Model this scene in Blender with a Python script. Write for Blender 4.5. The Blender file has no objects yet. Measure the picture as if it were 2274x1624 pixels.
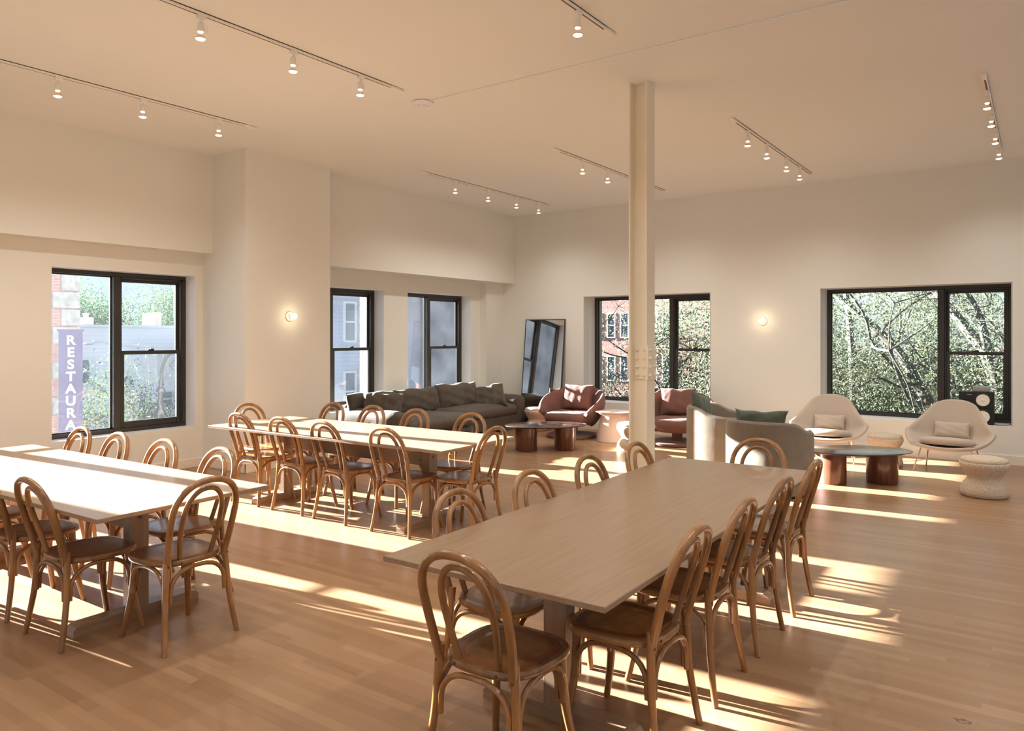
import bpy, bmesh, math, random
import numpy as np
from mathutils import Vector, Matrix
random.seed(7)
rng = np.random.default_rng(7)
C = bpy.context.scene.collection
PI = math.pi
H = 1.65

# ------------------------------------------------------------------ camera
YAW = math.atan(1173 / 1660)
cam_d = bpy.data.cameras.new('camera')
cam = bpy.data.objects.new('camera', cam_d); C.objects.link(cam)
cam.location = (0, 0, H)
cam.rotation_euler = (PI / 2, 0, YAW - PI / 2)
cam_d.sensor_width = 36; cam_d.lens = 36 * 1660 / 2274
cam_d.shift_y = -(812 - 743.6) / 2274
cam_d.clip_end = 400
bpy.context.scene.camera = cam

# ------------------------------------------------------------------ world, sun, exposure
sc = bpy.context.scene
sc.view_settings.view_transform = 'Standard'
try: sc.view_settings.look = 'None'
except Exception: pass
sc.view_settings.gamma = 1.0
sc.view_settings.use_curve_mapping = False
sc.view_settings.exposure = 0.20
sc.cycles.max_bounces = 12; sc.cycles.diffuse_bounces = 7; sc.cycles.glossy_bounces = 4
sc.cycles.transparent_max_bounces = 16; sc.cycles.transmission_bounces = 4
sc.cycles.sample_clamp_indirect = 4.0
sc.cycles.caustics_reflective = False; sc.cycles.caustics_refractive = False
sc.cycles.use_denoising = True
sc.cycles.use_fast_gi = False

SKY = 0.95
w = bpy.data.worlds.new('sky'); sc.world = w; w.use_nodes = True
nt = w.node_tree; nt.nodes.clear()
_o = nt.nodes.new('ShaderNodeOutputWorld'); _b = nt.nodes.new('ShaderNodeBackground')
_t = nt.nodes.new('ShaderNodeTexCoord'); _s = nt.nodes.new('ShaderNodeSeparateXYZ')
_r = nt.nodes.new('ShaderNodeValToRGB')
_r.color_ramp.elements[0].position = 0.0; _r.color_ramp.elements[0].color = (0.72, 0.83, 0.93, 1)
_r.color_ramp.elements[1].position = 0.6; _r.color_ramp.elements[1].color = (0.50, 0.68, 0.95, 1)
e = _r.color_ramp.elements.new(0.12); e.color = (0.66, 0.82, 0.96, 1)
nt.links.new(_t.outputs['Generated'], _s.inputs[0]); nt.links.new(_s.outputs['Z'], _r.inputs[0])
nt.links.new(_r.outputs[0], _b.inputs[0]); _b.inputs[1].default_value = SKY
nt.links.new(_b.outputs[0], _o.inputs[0])

sun_d = bpy.data.lights.new('sun', 'SUN'); sun = bpy.data.objects.new('sun', sun_d); C.objects.link(sun)
sun_d.energy = 90.0; sun_d.angle = math.radians(0.6); sun_d.color = (0.98, 0.985, 1.0)
SUN_DIR = Vector((0.077, -1.0, -0.285)).normalized()
sun.rotation_euler = SUN_DIR.to_track_quat('-Z', 'Y').to_euler()
sun.location = (0, 30, 12)
LAMP_W = 38.0
TEE = 3.87            # ceiling height

# ------------------------------------------------------------------ materials
MATS = {}
def new_mat(name):
    m = bpy.data.materials.new(name); m.use_nodes = True; MATS[name] = m
    nt = m.node_tree; b = nt.nodes['Principled BSDF']
    return m, nt, b
def N(nt, t, **kw):
    n = nt.nodes.new(t)
    for k, v in kw.items(): setattr(n, k, v)
    return n
def tex_obj(nt, scale=(1, 1, 1), rot=(0, 0, 0), kind='Object'):
    tc = N(nt, 'ShaderNodeTexCoord'); mp = N(nt, 'ShaderNodeMapping')
    mp.inputs['Scale'].default_value = scale; mp.inputs['Rotation'].default_value = rot
    nt.links.new(tc.outputs[kind], mp.inputs['Vector']); return mp.outputs[0]
def bump(nt, b, h, strength=0.2, dist=0.002):
    bp = N(nt, 'ShaderNodeBump'); bp.inputs['Strength'].default_value = strength; bp.inputs['Distance'].default_value = dist
    nt.links.new(h, bp.inputs['Height']); nt.links.new(bp.outputs[0], b.inputs['Normal'])
def plain(name, col, rough=0.5, metal=0.0, var=0.04, vscale=3.0, bmp=0.0, bscale=60, coat=0.0, spec=0.5, sheen=0.0):
    m, nt, b = new_mat(name)
    b.inputs['Roughness'].default_value = rough; b.inputs['Metallic'].default_value = metal
    b.inputs['Specular IOR Level'].default_value = spec
    if coat: b.inputs['Coat Weight'].default_value = coat; b.inputs['Coat Roughness'].default_value = 0.15
    if sheen: b.inputs['Sheen Weight'].default_value = sheen; b.inputs['Sheen Roughness'].default_value = 0.4
    v = tex_obj(nt); n = N(nt, 'ShaderNodeTexNoise'); n.inputs['Scale'].default_value = vscale; n.inputs['Detail'].default_value = 4
    nt.links.new(v, n.inputs['Vector'])
    r = N(nt, 'ShaderNodeValToRGB')
    r.color_ramp.elements[0].position = .3; r.color_ramp.elements[1].position = .7
    r.color_ramp.elements[0].color = tuple(c * (1 - var) for c in col) + (1,)
    r.color_ramp.elements[1].color = tuple(min(1, c * (1 + var)) for c in col) + (1,)
    nt.links.new(n.outputs[0], r.inputs[0]); nt.links.new(r.outputs[0], b.inputs['Base Color'])
    if bmp:
        n2 = N(nt, 'ShaderNodeTexNoise'); n2.inputs['Scale'].default_value = bscale; n2.inputs['Detail'].default_value = 3
        nt.links.new(v, n2.inputs['Vector']); bump(nt, b, n2.outputs[0], bmp, 0.01 if bscale < 150 else 0.004)
    return m
def wood(name, c1, c2, rough=0.35, scale=(3, 40, 40), coat=0.0, rnd=0.0, bmp=0.05, spec=0.5, seed=0.0):
    m, nt, b = new_mat(name)
    b.inputs['Roughness'].default_value = rough; b.inputs['Specular IOR Level'].default_value = spec
    if coat: b.inputs['Coat Weight'].default_value = coat; b.inputs['Coat Roughness'].default_value = 0.12
    v = tex_obj(nt, scale)
    n = N(nt, 'ShaderNodeTexNoise'); n.inputs['Scale'].default_value = 1.6; n.inputs['Detail'].default_value = 6; n.inputs['Distortion'].default_value = 0.4
    nt.links.new(v, n.inputs['Vector'])
    r = N(nt, 'ShaderNodeValToRGB'); r.color_ramp.elements[0].position = .3; r.color_ramp.elements[1].position = .72
    r.color_ramp.elements[0].color = c1 + (1,); r.color_ramp.elements[1].color = c2 + (1,)
    nt.links.new(n.outputs[0], r.inputs[0]); out = r.outputs[0]
    if rnd:
        oi = N(nt, 'ShaderNodeObjectInfo'); hs = N(nt, 'ShaderNodeHueSaturation'); mr = N(nt, 'ShaderNodeMapRange')
        mr.inputs['To Min'].default_value = 1 - rnd; mr.inputs['To Max'].default_value = 1 + rnd
        nt.links.new(oi.outputs['Random'], mr.inputs['Value']); nt.links.new(mr.outputs[0], hs.inputs['Value'])
        nt.links.new(out, hs.inputs['Color']); out = hs.outputs[0]
    nt.links.new(out, b.inputs['Base Color'])
    bump(nt, b, n.outputs[0], bmp, 0.002)
    return m

WALLC = (0.75, 0.745, 0.69)
m_wall = plain('wall_paint', WALLC, 0.85, var=0.015, vscale=1.2, spec=0.2)
m_ceil = plain('ceiling_paint', (0.80, 0.83, 0.825), 0.9, var=0.01, vscale=0.8, spec=0.15)
m_reveal = plain('reveal_skylit_white', (.84, .84, .84), 0.6, var=.01)  # whiter than the walls: skylight on the reveals put into the colour
m_base = plain('baseboard_paint', (0.80, 0.73, 0.63), 0.5, var=0.01)
m_col = plain('column_paint', (0.84, 0.77, 0.62), 0.4, var=0.02, bmp=0.08, bscale=40)
m_white = plain('white_enamel', (0.86, 0.84, 0.78), 0.35, var=0.01)
m_slot = plain('track_slot', (0.20, 0.12, 0.07), 0.5)
m_frame = plain('window_frame_bronze', (0.030, 0.028, 0.024), 0.38, var=0.1)
m_black = plain('black_vinyl', (0.012, 0.012, 0.012), 0.45)
m_cone = plain('speaker_cone_paper', (0.85, 0.80, 0.70), 0.6)
m_grey = plain('silver_case', (0.35, 0.34, 0.33), 0.35, metal=0.3)
m_brass = plain('pale_brass', (0.70, 0.60, 0.42), 0.3, metal=0.85)
m_dark = plain('dark_steel', (0.06, 0.055, 0.05), 0.35, metal=0.6)
m_bolt = plain('bolt_bronze', (0.10, 0.08, 0.06), 0.35, metal=0.7)
m_stone = plain('limestone', (0.34, 0.33, 0.31), 0.9, var=0.2, vscale=9, bmp=0.4, bscale=30)
m_concrete = plain('asphalt', (0.16, 0.16, 0.17), 0.9, var=0.2, vscale=2)
m_sofa = plain('olive_brown_velvet', (0.080, 0.063, 0.045), 0.85, var=0.12, vscale=8, bmp=0.15, bscale=20, sheen=0.12)
m_mauve = plain('mauve_suede', (0.145, 0.062, 0.047), 0.85, var=0.13, vscale=7, bmp=0.12, bscale=18, sheen=0.12)
m_taupe = plain('taupe_velvet', (0.19, 0.152, 0.112), 0.8, var=0.10, vscale=9, bmp=0.1, bscale=16, sheen=0.18)
m_green = plain('green_velvet', (0.075, 0.095, 0.068), 0.8, var=0.12, vscale=7, sheen=0.12)
m_oat = plain('oatmeal_wool', (0.50, 0.41, 0.33), 0.95, var=0.05, vscale=90, bmp=0.25, bscale=260, sheen=0.2)
m_boucle = plain('boucle', (0.60, 0.49, 0.37), 1.0, var=0.22, vscale=75, bmp=1.0, bscale=85)
m_pink = plain('blush_lacquer', (0.64, 0.47, 0.38), 0.55, var=0.02)
m_oak = wood('white_oak', (0.24, 0.152, 0.092), (0.302, 0.20, 0.126), 0.30, (40, 1.6, 40), bmp=0.03)
m_oakx = wood('white_oak_cross', (0.27, 0.17, 0.105), (0.35, 0.235, 0.15), 0.32, (1.6, 40, 40), bmp=0.03)
m_bent = wood('varnished_bentwood', (0.185, 0.080, 0.024), (0.36, 0.170, 0.056), 0.28, (10, 10, 3), coat=0.35, rnd=0.22, bmp=0.08)
m_seat = wood('seat_veneer', (0.16, 0.052, 0.020), (0.22, 0.080, 0.032), 0.33, (3, 26, 26), coat=0.2, rnd=0.25, bmp=0.02)
m_walnut = wood('red_walnut', (0.10, 0.035, 0.020), (0.17, 0.065, 0.036), 0.25, (30, 30, 2), coat=0.3, bmp=0.03)
m_walnut_t = wood('dark_walnut_top', (0.055, 0.026, 0.018), (0.09, 0.045, 0.03), 0.22, (4, 40, 40), coat=0.4, bmp=0.02)

def mat_mirror():
    m, nt, b = new_mat('mirror_silver')
    b.inputs['Metallic'].default_value = 1; b.inputs['Roughness'].default_value = 0.02; b.inputs['Base Color'].default_value = (.9, .92, .92, 1)
    return m
m_mirror = mat_mirror()
def mat_emit(name, col, s):
    m = bpy.data.materials.new(name); m.use_nodes = True; nt = m.node_tree; nt.nodes.clear()
    o = N(nt, 'ShaderNodeOutputMaterial'); e = N(nt, 'ShaderNodeEmission'); e.inputs[0].default_value = col + (1,); e.inputs[1].default_value = s
    nt.links.new(e.outputs[0], o.inputs[0]); return m
m_bulb = mat_emit('lit_bulb', (1.0, 0.82, 0.58), 7.0)
m_globe = mat_emit('lit_globe', (1.0, 0.80, 0.55), 9.0)
def mat_glass(name, dust):
    m = bpy.data.materials.new(name); m.use_nodes = True; nt = m.node_tree; nt.nodes.clear()
    o = N(nt, 'ShaderNodeOutputMaterial'); tr = N(nt, 'ShaderNodeBsdfTransparent'); gl = N(nt, 'ShaderNodeBsdfGlossy')
    gl.inputs['Roughness'].default_value = 0.0; tr.inputs[0].default_value = (.95, .97, .965, 1)
    lw = N(nt, 'ShaderNodeFresnel'); lw.inputs[0].default_value = 1.35
    mx = N(nt, 'ShaderNodeMixShader'); nt.links.new(lw.outputs[0], mx.inputs[0]); nt.links.new(tr.outputs[0], mx.inputs[1]); nt.links.new(gl.outputs[0], mx.inputs[2])
    tl = N(nt, 'ShaderNodeBsdfTranslucent'); tl.inputs[0].default_value = (.80, .87, 1, 1)
    m2 = N(nt, 'ShaderNodeMixShader')
    v = tex_obj(nt); n = N(nt, 'ShaderNodeTexNoise'); n.inputs['Scale'].default_value = 2.0; n.inputs['Detail'].default_value = 8
    nt.links.new(v, n.inputs['Vector']); r = N(nt, 'ShaderNodeMapRange')
    r.inputs['From Min'].default_value = .35; r.inputs['From Max'].default_value = .75; r.inputs['To Min'].default_value = dust * .7; r.inputs['To Max'].default_value = dust * 1.6
    nt.links.new(n.outputs[0], r.inputs[0]); nt.links.new(r.outputs[0], m2.inputs[0])
    nt.links.new(mx.outputs[0], m2.inputs[1]); nt.links.new(tl.outputs[0], m2.inputs[2]); nt.links.new(m2.outputs[0], o.inputs[0])
    MATS[name] = m; return m
m_glass = mat_glass('window_glass_dusty', 0.0035)
m_glass_e = mat_glass('window_glass_clear', 0.012)

def mat_floor():
    m, nt, b = new_mat('oak_strip_floor')
    L = nt.links.new
    tc = N(nt, 'ShaderNodeTexCoord'); s = N(nt, 'ShaderNodeSeparateXYZ'); L(tc.outputs['Object'], s.inputs[0])
    def M(op, a, bb=None, c=None):
        n = N(nt, 'ShaderNodeMath', operation=op)
        for i, q in enumerate((a, bb, c)):
            if q is None: continue
            if isinstance(q, (int, float)): n.inputs[i].default_value = q
            else: L(q, n.inputs[i])
        return n.outputs[0]
    rowf = M('DIVIDE', s.outputs['X'], 0.0572); row = M('FLOOR', rowf)
    wn = N(nt, 'ShaderNodeTexWhiteNoise', noise_dimensions='1D'); L(row, wn.inputs['W'])
    yo = M('ADD', M('MULTIPLY', s.outputs['Y'], 0.95), M('MULTIPLY', wn.outputs['Value'], 9.0))
    yw = N(nt, 'ShaderNodeTexNoise'); yw.noise_dimensions = '1D'; 
    colm = M('FLOOR', yo)
    cb = N(nt, 'ShaderNodeCombineXYZ'); L(row, cb.inputs[0]); L(colm, cb.inputs[1])
    w2 = N(nt, 'ShaderNodeTexWhiteNoise', noise_dimensions='2D'); L(cb.outputs[0], w2.inputs['Vector'])
    mp = N(nt, 'ShaderNodeMapping'); mp.inputs['Scale'].default_value = (60, 2.2, 60)
    ad = N(nt, 'ShaderNodeVectorMath', operation='ADD'); sc3 = N(nt, 'ShaderNodeVectorMath', operation='SCALE'); sc3.inputs['Scale'].default_value = 7.0
    L(w2.outputs['Color'], sc3.inputs[0]); L(tc.outputs['Object'], ad.inputs[0]); L(sc3.outputs[0], ad.inputs[1]); L(ad.outputs[0], mp.inputs[0])
    g = N(nt, 'ShaderNodeTexNoise'); g.inputs['Scale'].default_value = 1.0; g.inputs['Detail'].default_value = 5; g.inputs['Distortion'].default_value = .6; L(mp.outputs[0], g.inputs['Vector'])
    r = N(nt, 'ShaderNodeValToRGB'); el = r.color_ramp.elements
    el[0].position = 0; el[0].color = (.195, .102, .050, 1); el[1].position = 1; el[1].color = (.385, .240, .138, 1)
    a = el.new(.18); a.color = (.270, .152, .080, 1); a = el.new(.75); a.color = (.325, .190, .102, 1)
    fac = M('ADD', M('MULTIPLY', w2.outputs['Value'], .70), M('MULTIPLY', g.outputs[0], .30)); L(fac, r.inputs[0])
    # seams
    fr = M('FRACT', rowf); e1 = M('LESS_THAN', fr, 0.022)
    fy = M('FRACT', yo); e2 = M('LESS_THAN', fy, 0.0022)
    seam = M('MAXIMUM', e1, e2)
    # knots and stains with a shape of their own
    st = N(nt, 'ShaderNodeTexNoise'); st.inputs['Scale'].default_value = 9; st.inputs['Detail'].default_value = 3; L(tc.outputs['Object'], st.inputs['Vector'])
    stf = N(nt, 'ShaderNodeMapRange'); stf.inputs['From Min'].default_value = .76; stf.inputs['From Max'].default_value = .80; L(st.outputs[0], stf.inputs[0])
    mx = N(nt, 'ShaderNodeMix', data_type='RGBA'); mx.inputs[7].default_value = (.12, .06, .03, 1)
    L(M('MULTIPLY', seam, .55), mx.inputs[0]); L(r.outputs[0], mx.inputs[6])
    mx2 = N(nt, 'ShaderNodeMix', data_type='RGBA'); mx2.inputs[7].default_value = (.13, .075, .045, 1)
    L(M('MULTIPLY', stf.outputs[0], .7), mx2.inputs[0]); L(mx.outputs[2], mx2.inputs[6])
    kd = N(nt, 'ShaderNodeVectorMath', operation='DISTANCE'); kn = N(nt, 'ShaderNodeVectorMath', operation='ADD'); kw = N(nt, 'ShaderNodeVectorMath', operation='SCALE'); kw.inputs['Scale'].default_value = .05
    k3 = N(nt, 'ShaderNodeTexNoise'); k3.inputs['Scale'].default_value = 22; k3.inputs['Detail'].default_value = 3; L(tc.outputs['Object'], k3.inputs['Vector']); L(k3.outputs['Color'], kw.inputs[0])
    km = N(nt, 'ShaderNodeMapping'); km.inputs['Scale'].default_value = (1.0, .55, 1.0); L(tc.outputs['Object'], kn.inputs[0]); L(kw.outputs[0], kn.inputs[1]); L(kn.outputs[0], km.inputs[0])
    L(km.outputs[0], kd.inputs[0]); kd.inputs[1].default_value = (3.714 + .025, (0.267 + .025) * .55, .025)
    kr = M('ABSOLUTE', M('SUBTRACT', kd.outputs['Value'], .014)); kf = M('LESS_THAN', kr, .0045)
    mx3 = N(nt, 'ShaderNodeMix', data_type='RGBA'); mx3.inputs[7].default_value = (.05, .03, .015, 1); L(M('MULTIPLY', kf, .75), mx3.inputs[0]); L(mx2.outputs[2], mx3.inputs[6])
    L(mx3.outputs[2], b.inputs['Base Color'])
    b.inputs['Roughness'].default_value = .30; b.inputs['Specular IOR Level'].default_value = .38
    hh = M('SUBTRACT', M('MULTIPLY', g.outputs[0], .15), seam); bump(nt, b, hh, .25, .0012)
    return m
m_floor = mat_floor()

def mat_brick(name, c1, c2, mort, scale=1.0, bw=.22, bh=.075, rot=(PI / 2, 0, 0)):
    m, nt, b = new_mat(name)
    v = tex_obj(nt, (1, 1, 1), rot)
    t = N(nt, 'ShaderNodeTexBrick'); t.inputs['Scale'].default_value = 1; t.inputs['Brick Width'].default_value = bw; t.inputs['Row Height'].default_value = bh
    t.inputs['Mortar Size'].default_value = .008; t.inputs['Color1'].default_value = c1 + (1,); t.inputs['Color2'].default_value = c2 + (1,); t.inputs['Mortar'].default_value = mort + (1,)
    nt.links.new(v, t.inputs['Vector']); nt.links.new(t.outputs[0], b.inputs['Base Color']); b.inputs['Roughness'].default_value = .9
    return m
m_brick = mat_brick('red_brick', (.42, .10, .065), (.50, .13, .085), (.40, .26, .20))
m_brickx = mat_brick('red_brick_side', (.33, .06, .045), (.42, .09, .065), (.34, .20, .17), rot=(PI / 2, 0, PI / 2))
m_brickw = mat_brick('aged_brick', (.30, .17, .15), (.38, .22, .19), (.36, .30, .28))
m_brickp = mat_brick('plum_brick', (.30, .14, .15), (.38, .19, .19), (.30, .24, .25))
def mat_siding(name, c, pitch=.16):
    m, nt, b = new_mat(name)
    tc = N(nt, 'ShaderNodeTexCoord'); s = N(nt, 'ShaderNodeSeparateXYZ'); nt.links.new(tc.outputs['Object'], s.inputs[0])
    d = N(nt, 'ShaderNodeMath', operation='DIVIDE'); nt.links.new(s.outputs['Z'], d.inputs[0]); d.inputs[1].default_value = pitch
    f = N(nt, 'ShaderNodeMath', operation='FRACT'); nt.links.new(d.outputs[0], f.inputs[0])
    r = N(nt, 'ShaderNodeValToRGB'); el = r.color_ramp.elements
    el[0].position = 0; el[0].color = tuple(q * .72 for q in c) + (1,); el[1].position = .14; el[1].color = c + (1,)
    nt.links.new(f.outputs[0], r.inputs[0]); nt.links.new(r.outputs[0], b.inputs['Base Color']); b.inputs['Roughness'].default_value = .8
    bump(nt, b, f.outputs[0], .6, .02); return m
m_side_w = mat_siding('pale_blue_siding', (.74, .79, .85)); m_side_g = mat_siding('grey_siding', (.34, .38, .44), .2); m_side_b = mat_siding('blue_grey_siding', (.30, .36, .48), .14)
m_wtrim = plain('white_trim', (.62, .64, .66), .7); m_sky_glass = plain('dark_glazing', (.10, .14, .18), .08)
m_sign = plain('sign_violet', (.075, .06, .12), .6); m_signl = plain('sign_letter_white', (.75, .82, .82), .5)
m_bark = plain('bark', (.075, .065, .052), .95, var=.35, vscale=12, bmp=.6, bscale=25)
def mat_leaf(name, c1, c2, c3, tl):
    m = bpy.data.materials.new(name); m.use_nodes = True; nt = m.node_tree; nt.nodes.clear(); L = nt.links.new
    o = N(nt, 'ShaderNodeOutputMaterial'); d = N(nt, 'ShaderNodeBsdfDiffuse'); t = N(nt, 'ShaderNodeBsdfTranslucent'); mx = N(nt, 'ShaderNodeMixShader'); mx.inputs[0].default_value = .5
    g = N(nt, 'ShaderNodeNewGeometry'); r = N(nt, 'ShaderNodeValToRGB'); el = r.color_ramp.elements
    el[0].color = c1 + (1,); el[1].color = c3 + (1,); a = el.new(.6); a.color = c2 + (1,)
    L(g.outputs['Random Per Island'], r.inputs[0]); L(r.outputs[0], d.inputs[0])
    hs = N(nt, 'ShaderNodeHueSaturation'); hs.inputs['Value'].default_value = tl; L(r.outputs[0], hs.inputs['Color']); L(hs.outputs[0], t.inputs[0])
    L(d.outputs[0], mx.inputs[1]); L(t.outputs[0], mx.inputs[2]); L(mx.outputs[0], o.inputs[0]); return m
m_leaf = mat_leaf('locust_leaf', (.10, .125, .068), (.165, .19, .12), (.30, .315, .19), 1.1)
m_leaf2 = mat_leaf('distant_leaf', (.035, .068, .03), (.062, .105, .045), (.11, .14, .07), 1.0)

# ------------------------------------------------------------------ mesh helpers
def finish(bm, name, mat, parent=None, smooth=True, ang=0.65):
    bmesh.ops.recalc_face_normals(bm, faces=bm.faces)
    if smooth:
        for f in bm.faces: f.smooth = True
        for ed in bm.edges:
            if len(ed.link_faces) == 2:
                try: ed.smooth = ed.calc_face_angle() < ang
                except Exception: pass
    me = bpy.data.meshes.new(name); bm.to_mesh(me); bm.free()
    for mm in (mat if isinstance(mat, (list, tuple)) else [mat]): me.materials.append(mm)
    o = bpy.data.objects.new(name, me); C.objects.link(o)
    if parent: o.parent = parent
    return o
def empty(name, loc=(0, 0, 0), rz=0.0):
    o = bpy.data.objects.new(name, None); C.objects.link(o); o.location = loc; o.rotation_euler = (0, 0, rz); o.empty_display_size = .1
    return o
def tag(o, label, cat, group=None):
    o['label'] = label; o['category'] = cat
    if group: o['group'] = group
    return o
def struct(o): o['kind'] = 'structure'; return o
def box(bm, a, b, mi=0, bev=0.0, seg=2, M=None):
    r = bmesh.ops.create_cube(bm, size=1.0); vs = r['verts']
    c = [(a[i] + b[i]) / 2 for i in range(3)]; s = [abs(b[i] - a[i]) for i in range(3)]
    for v in vs: v.co = Vector((c[0] + v.co.x * s[0], c[1] + v.co.y * s[1], c[2] + v.co.z * s[2]))
    fs = set(f for v in vs for f in v.link_faces)
    if bev:
        es = list(set(ed for v in vs for ed in v.link_edges))
        r2 = bmesh.ops.bevel(bm, geom=es, offset=min(bev, min(s) * .49), segments=seg, profile=0.5, affect='EDGES')
        fs = set(r2['faces']) | set(f for f in fs if f.is_valid); vs = list(set(v for f in fs for v in f.verts))
    for f in fs:
        if f.is_valid: f.material_index = mi
    if M is not None:
        for v in vs: v.co = M @ v.co
    return vs
def bezier_pts(pts, n):
    """Catmull-Rom through pts, n samples per span."""
    P = [Vector(p) for p in pts]; out = []
    for i in range(len(P) - 1):
        p0 = P[i - 1] if i else P[0] * 2 - P[1]; p3 = P[i + 2] if i + 2 < len(P) else P[-1] * 2 - P[-2]
        p1, p2 = P[i], P[i + 1]
        for k in range(n):
            t = k / n
            out.append(0.5 * ((2 * p1) + (p2 - p0) * t + (2 * p0 - 5 * p1 + 4 * p2 - p3) * t * t + (3 * p1 - p0 - 3 * p2 + p3) * t ** 3))
    out.append(P[-1]); return out
def tube(bm, pts, rad, seg=8, closed=False, mi=0, flat=1.0):
    pts = [Vector(p) for p in pts]; n = len(pts)
    if not hasattr(rad, '__len__'): rad = [rad] * n
    rings = []; up = None
    for i, p in enumerate(pts):
        if closed: t = pts[(i + 1) % n] - pts[i - 1]
        else: t = pts[min(i + 1, n - 1)] - pts[max(i - 1, 0)]
        if t.length < 1e-9: t = Vector((0, 0, 1))
        t.normalize()
        if up is None:
            up = Vector((0, 0, 1)) if abs(t.z) < .9 else Vector((1, 0, 0))
        up = (up - t * up.dot(t))
        if up.length < 1e-6: up = Vector((1, 0, 0)) - t * t.x
        up.normalize(); sd = t.cross(up)
        rings.append([bm.verts.new(p + (up * math.cos(a) * flat + sd * math.sin(a)) * rad[i]) for a in [2 * PI * k / seg for k in range(seg)]])
    m = n if closed else n - 1
    for i in range(m):
        A, B = rings[i], rings[(i + 1) % n]
        for k in range(seg):
            f = bm.faces.new((A[k], A[(k + 1) % seg], B[(k + 1) % seg], B[k])); f.material_index = mi
    if not closed:
        for rg in (rings[0], rings[-1]):
            try: bm.faces.new(rg).material_index = mi
            except Exception: pass
def lathe(bm, prof, seg=24, c=(0, 0, 0), sx=1.0, sy=1.0, mi=0, M=None, ang=0.0):
    rings = []
    for r, z in prof:
        ring = []
        for k in range(seg):
            a = 2 * PI * k / seg
            x, y = r * math.cos(a) * sx, r * math.sin(a) * sy
            v = Vector((c[0] + x * math.cos(ang) - y * math.sin(ang), c[1] + x * math.sin(ang) + y * math.cos(ang), c[2] + z))
            if M is not None: v = M @ v
            ring.append(bm.verts.new(v))
        rings.append(ring)
    for i in range(len(rings) - 1):
        for k in range(seg):
            f = bm.faces.new((rings[i][k], rings[i][(k + 1) % seg], rings[i + 1][(k + 1) % seg], rings[i + 1][k])); f.material_index = mi
    for rg in (rings[0], rings[-1]):
        try: bm.faces.new(rg).material_index = mi
        except Exception: pass
def pillow(bm, w, h, t, M=None, nx=22, ny=16, seed=0, wr=1.0, pin=0.10):
    """pillow in local XZ plane (w along x, h along z, thickness along y), centre at origin."""
    rd = random.Random(seed); ph = [rd.uniform(0, 6.28) for _ in range(8)]
    def P(u, v, s):
        # u,v in -1..1
        e = (1 - abs(u) ** 3.2) ** .55 * (1 - abs(v) ** 3.2) ** .55
        k = 1 - pin * (1 - abs(v) ** 2) * 0 
        x = u * w / 2 * (1 - pin * (1 - v * v) * abs(u) ** 4); z = v * h / 2 * (1 - pin * (1 - u * u) * abs(v) ** 4)
        edge = max(abs(u), abs(v))
        wv = wr * .010 * (math.sin(9 * u + 4 * v + ph[0]) * math.sin(5 * v - 3 * u + ph[1]) + .6 * math.sin(15 * u - 11 * v + ph[2]) * edge)
        y = s * (t / 2 * e + .006) + wv * e
        return Vector((x, y, z + wr * .006 * math.sin(7 * u + ph[3])))
    g = {}
    for s in (1, -1):
        for i in range(nx + 1):
            for j in range(ny + 1):
                u = -1 + 2 * i / nx; v = -1 + 2 * j / ny
                u = math.sin(u * PI / 2) * .5 + u * .5; v = math.sin(v * PI / 2) * .5 + v * .5
                if s == -1 and (i in (0, nx) or j in (0, ny)): g[(s, i, j)] = g[(1, i, j)]; continue
                p = P(u, v, s)
                if i in (0, nx) or j in (0, ny): p.y = 0
                if M is not None: p = M @ p
                g[(s, i, j)] = bm.verts.new(p)
    for s in (1, -1):
        for i in range(nx):
            for j in range(ny):
                q = [g[(s, i, j)], g[(s, i + 1, j)], g[(s, i + 1, j + 1)], g[(s, i, j + 1)]]
                try: bm.faces.new(q)
                except Exception: pass
def rbox_obj(name, a, b, bev, mat, parent=None, seg=4, M=None):
    bm = bmesh.new(); box(bm, a, b, 0, bev, seg, M); return finish(bm, name, mat, parent)
def copy_tree(o, parent=None):
    c = o.copy(); C.objects.link(c)
    if parent: c.parent = parent
    for ch in list(o.children): copy_tree(ch, c)
    return c

# ------------------------------------------------------------------ room shell
XB = 11.385; SL = .018                       # back wall plane X = XB + SL*(Y-.17)
def xb(y): return XB + SL * (y - .17)
WALL_Y, WALL_Y2 = 8.60, 8.50
bm = bmesh.new(); box(bm, (-6, -5, -.2), (12.0, 9.0, 0)); struct(finish(bm, 'floor', m_floor, smooth=False))
bm = bmesh.new(); box(bm, (-6, -5, TEE), (12.3, 9.3, TEE + .2)); struct(finish(bm, 'ceiling', m_ceil, smooth=False))
def wall_strip(bm, lo, hi, z0, z1, holes, mk, mi=0):
    """lo..hi along wall; holes list (a,b,za,zb); mk(a,b,za,zb) adds a box"""
    cuts = sorted(set([lo, hi] + [q for h in holes for q in h[:2]]))
    for a, b in zip(cuts[:-1], cuts[1:]):
        hs = [h for h in holes if h[0] <= a + 1e-6 and h[1] >= b - 1e-6]
        if not hs: mk(a, b, z0, z1)
        else:
            h = hs[0]
            if h[2] > z0: mk(a, b, z0, h[2])
            if h[3] < z1: mk(a, b, h[3], z1)
WIN_L = [(-1.95, -.29), (1.48, 3.03), (3.67, 5.33)]; WIN_L2 = [(6.85, 8.51), (9.05, 10.72)]
ZS, ZH = .50, 2.383
bm = bmesh.new()
wall_strip(bm, -6, 6.0, 0, TEE, [(a, b, ZS, ZH) for a, b in WIN_L], lambda a, b, z0, z1: box(bm, (a, WALL_Y, z0), (b, 8.92, z1)))
wall_strip(bm, 6.0, 12.0, 0, TEE, [(a, b, .50, 2.36) for a, b in WIN_L2], lambda a, b, z0, z1: box(bm, (a, WALL_Y2, z0), (b, 8.92, z1)))
box(bm, (5.43, 7.72, 0), (6.729, 8.75, TEE))                       # projecting pier
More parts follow.
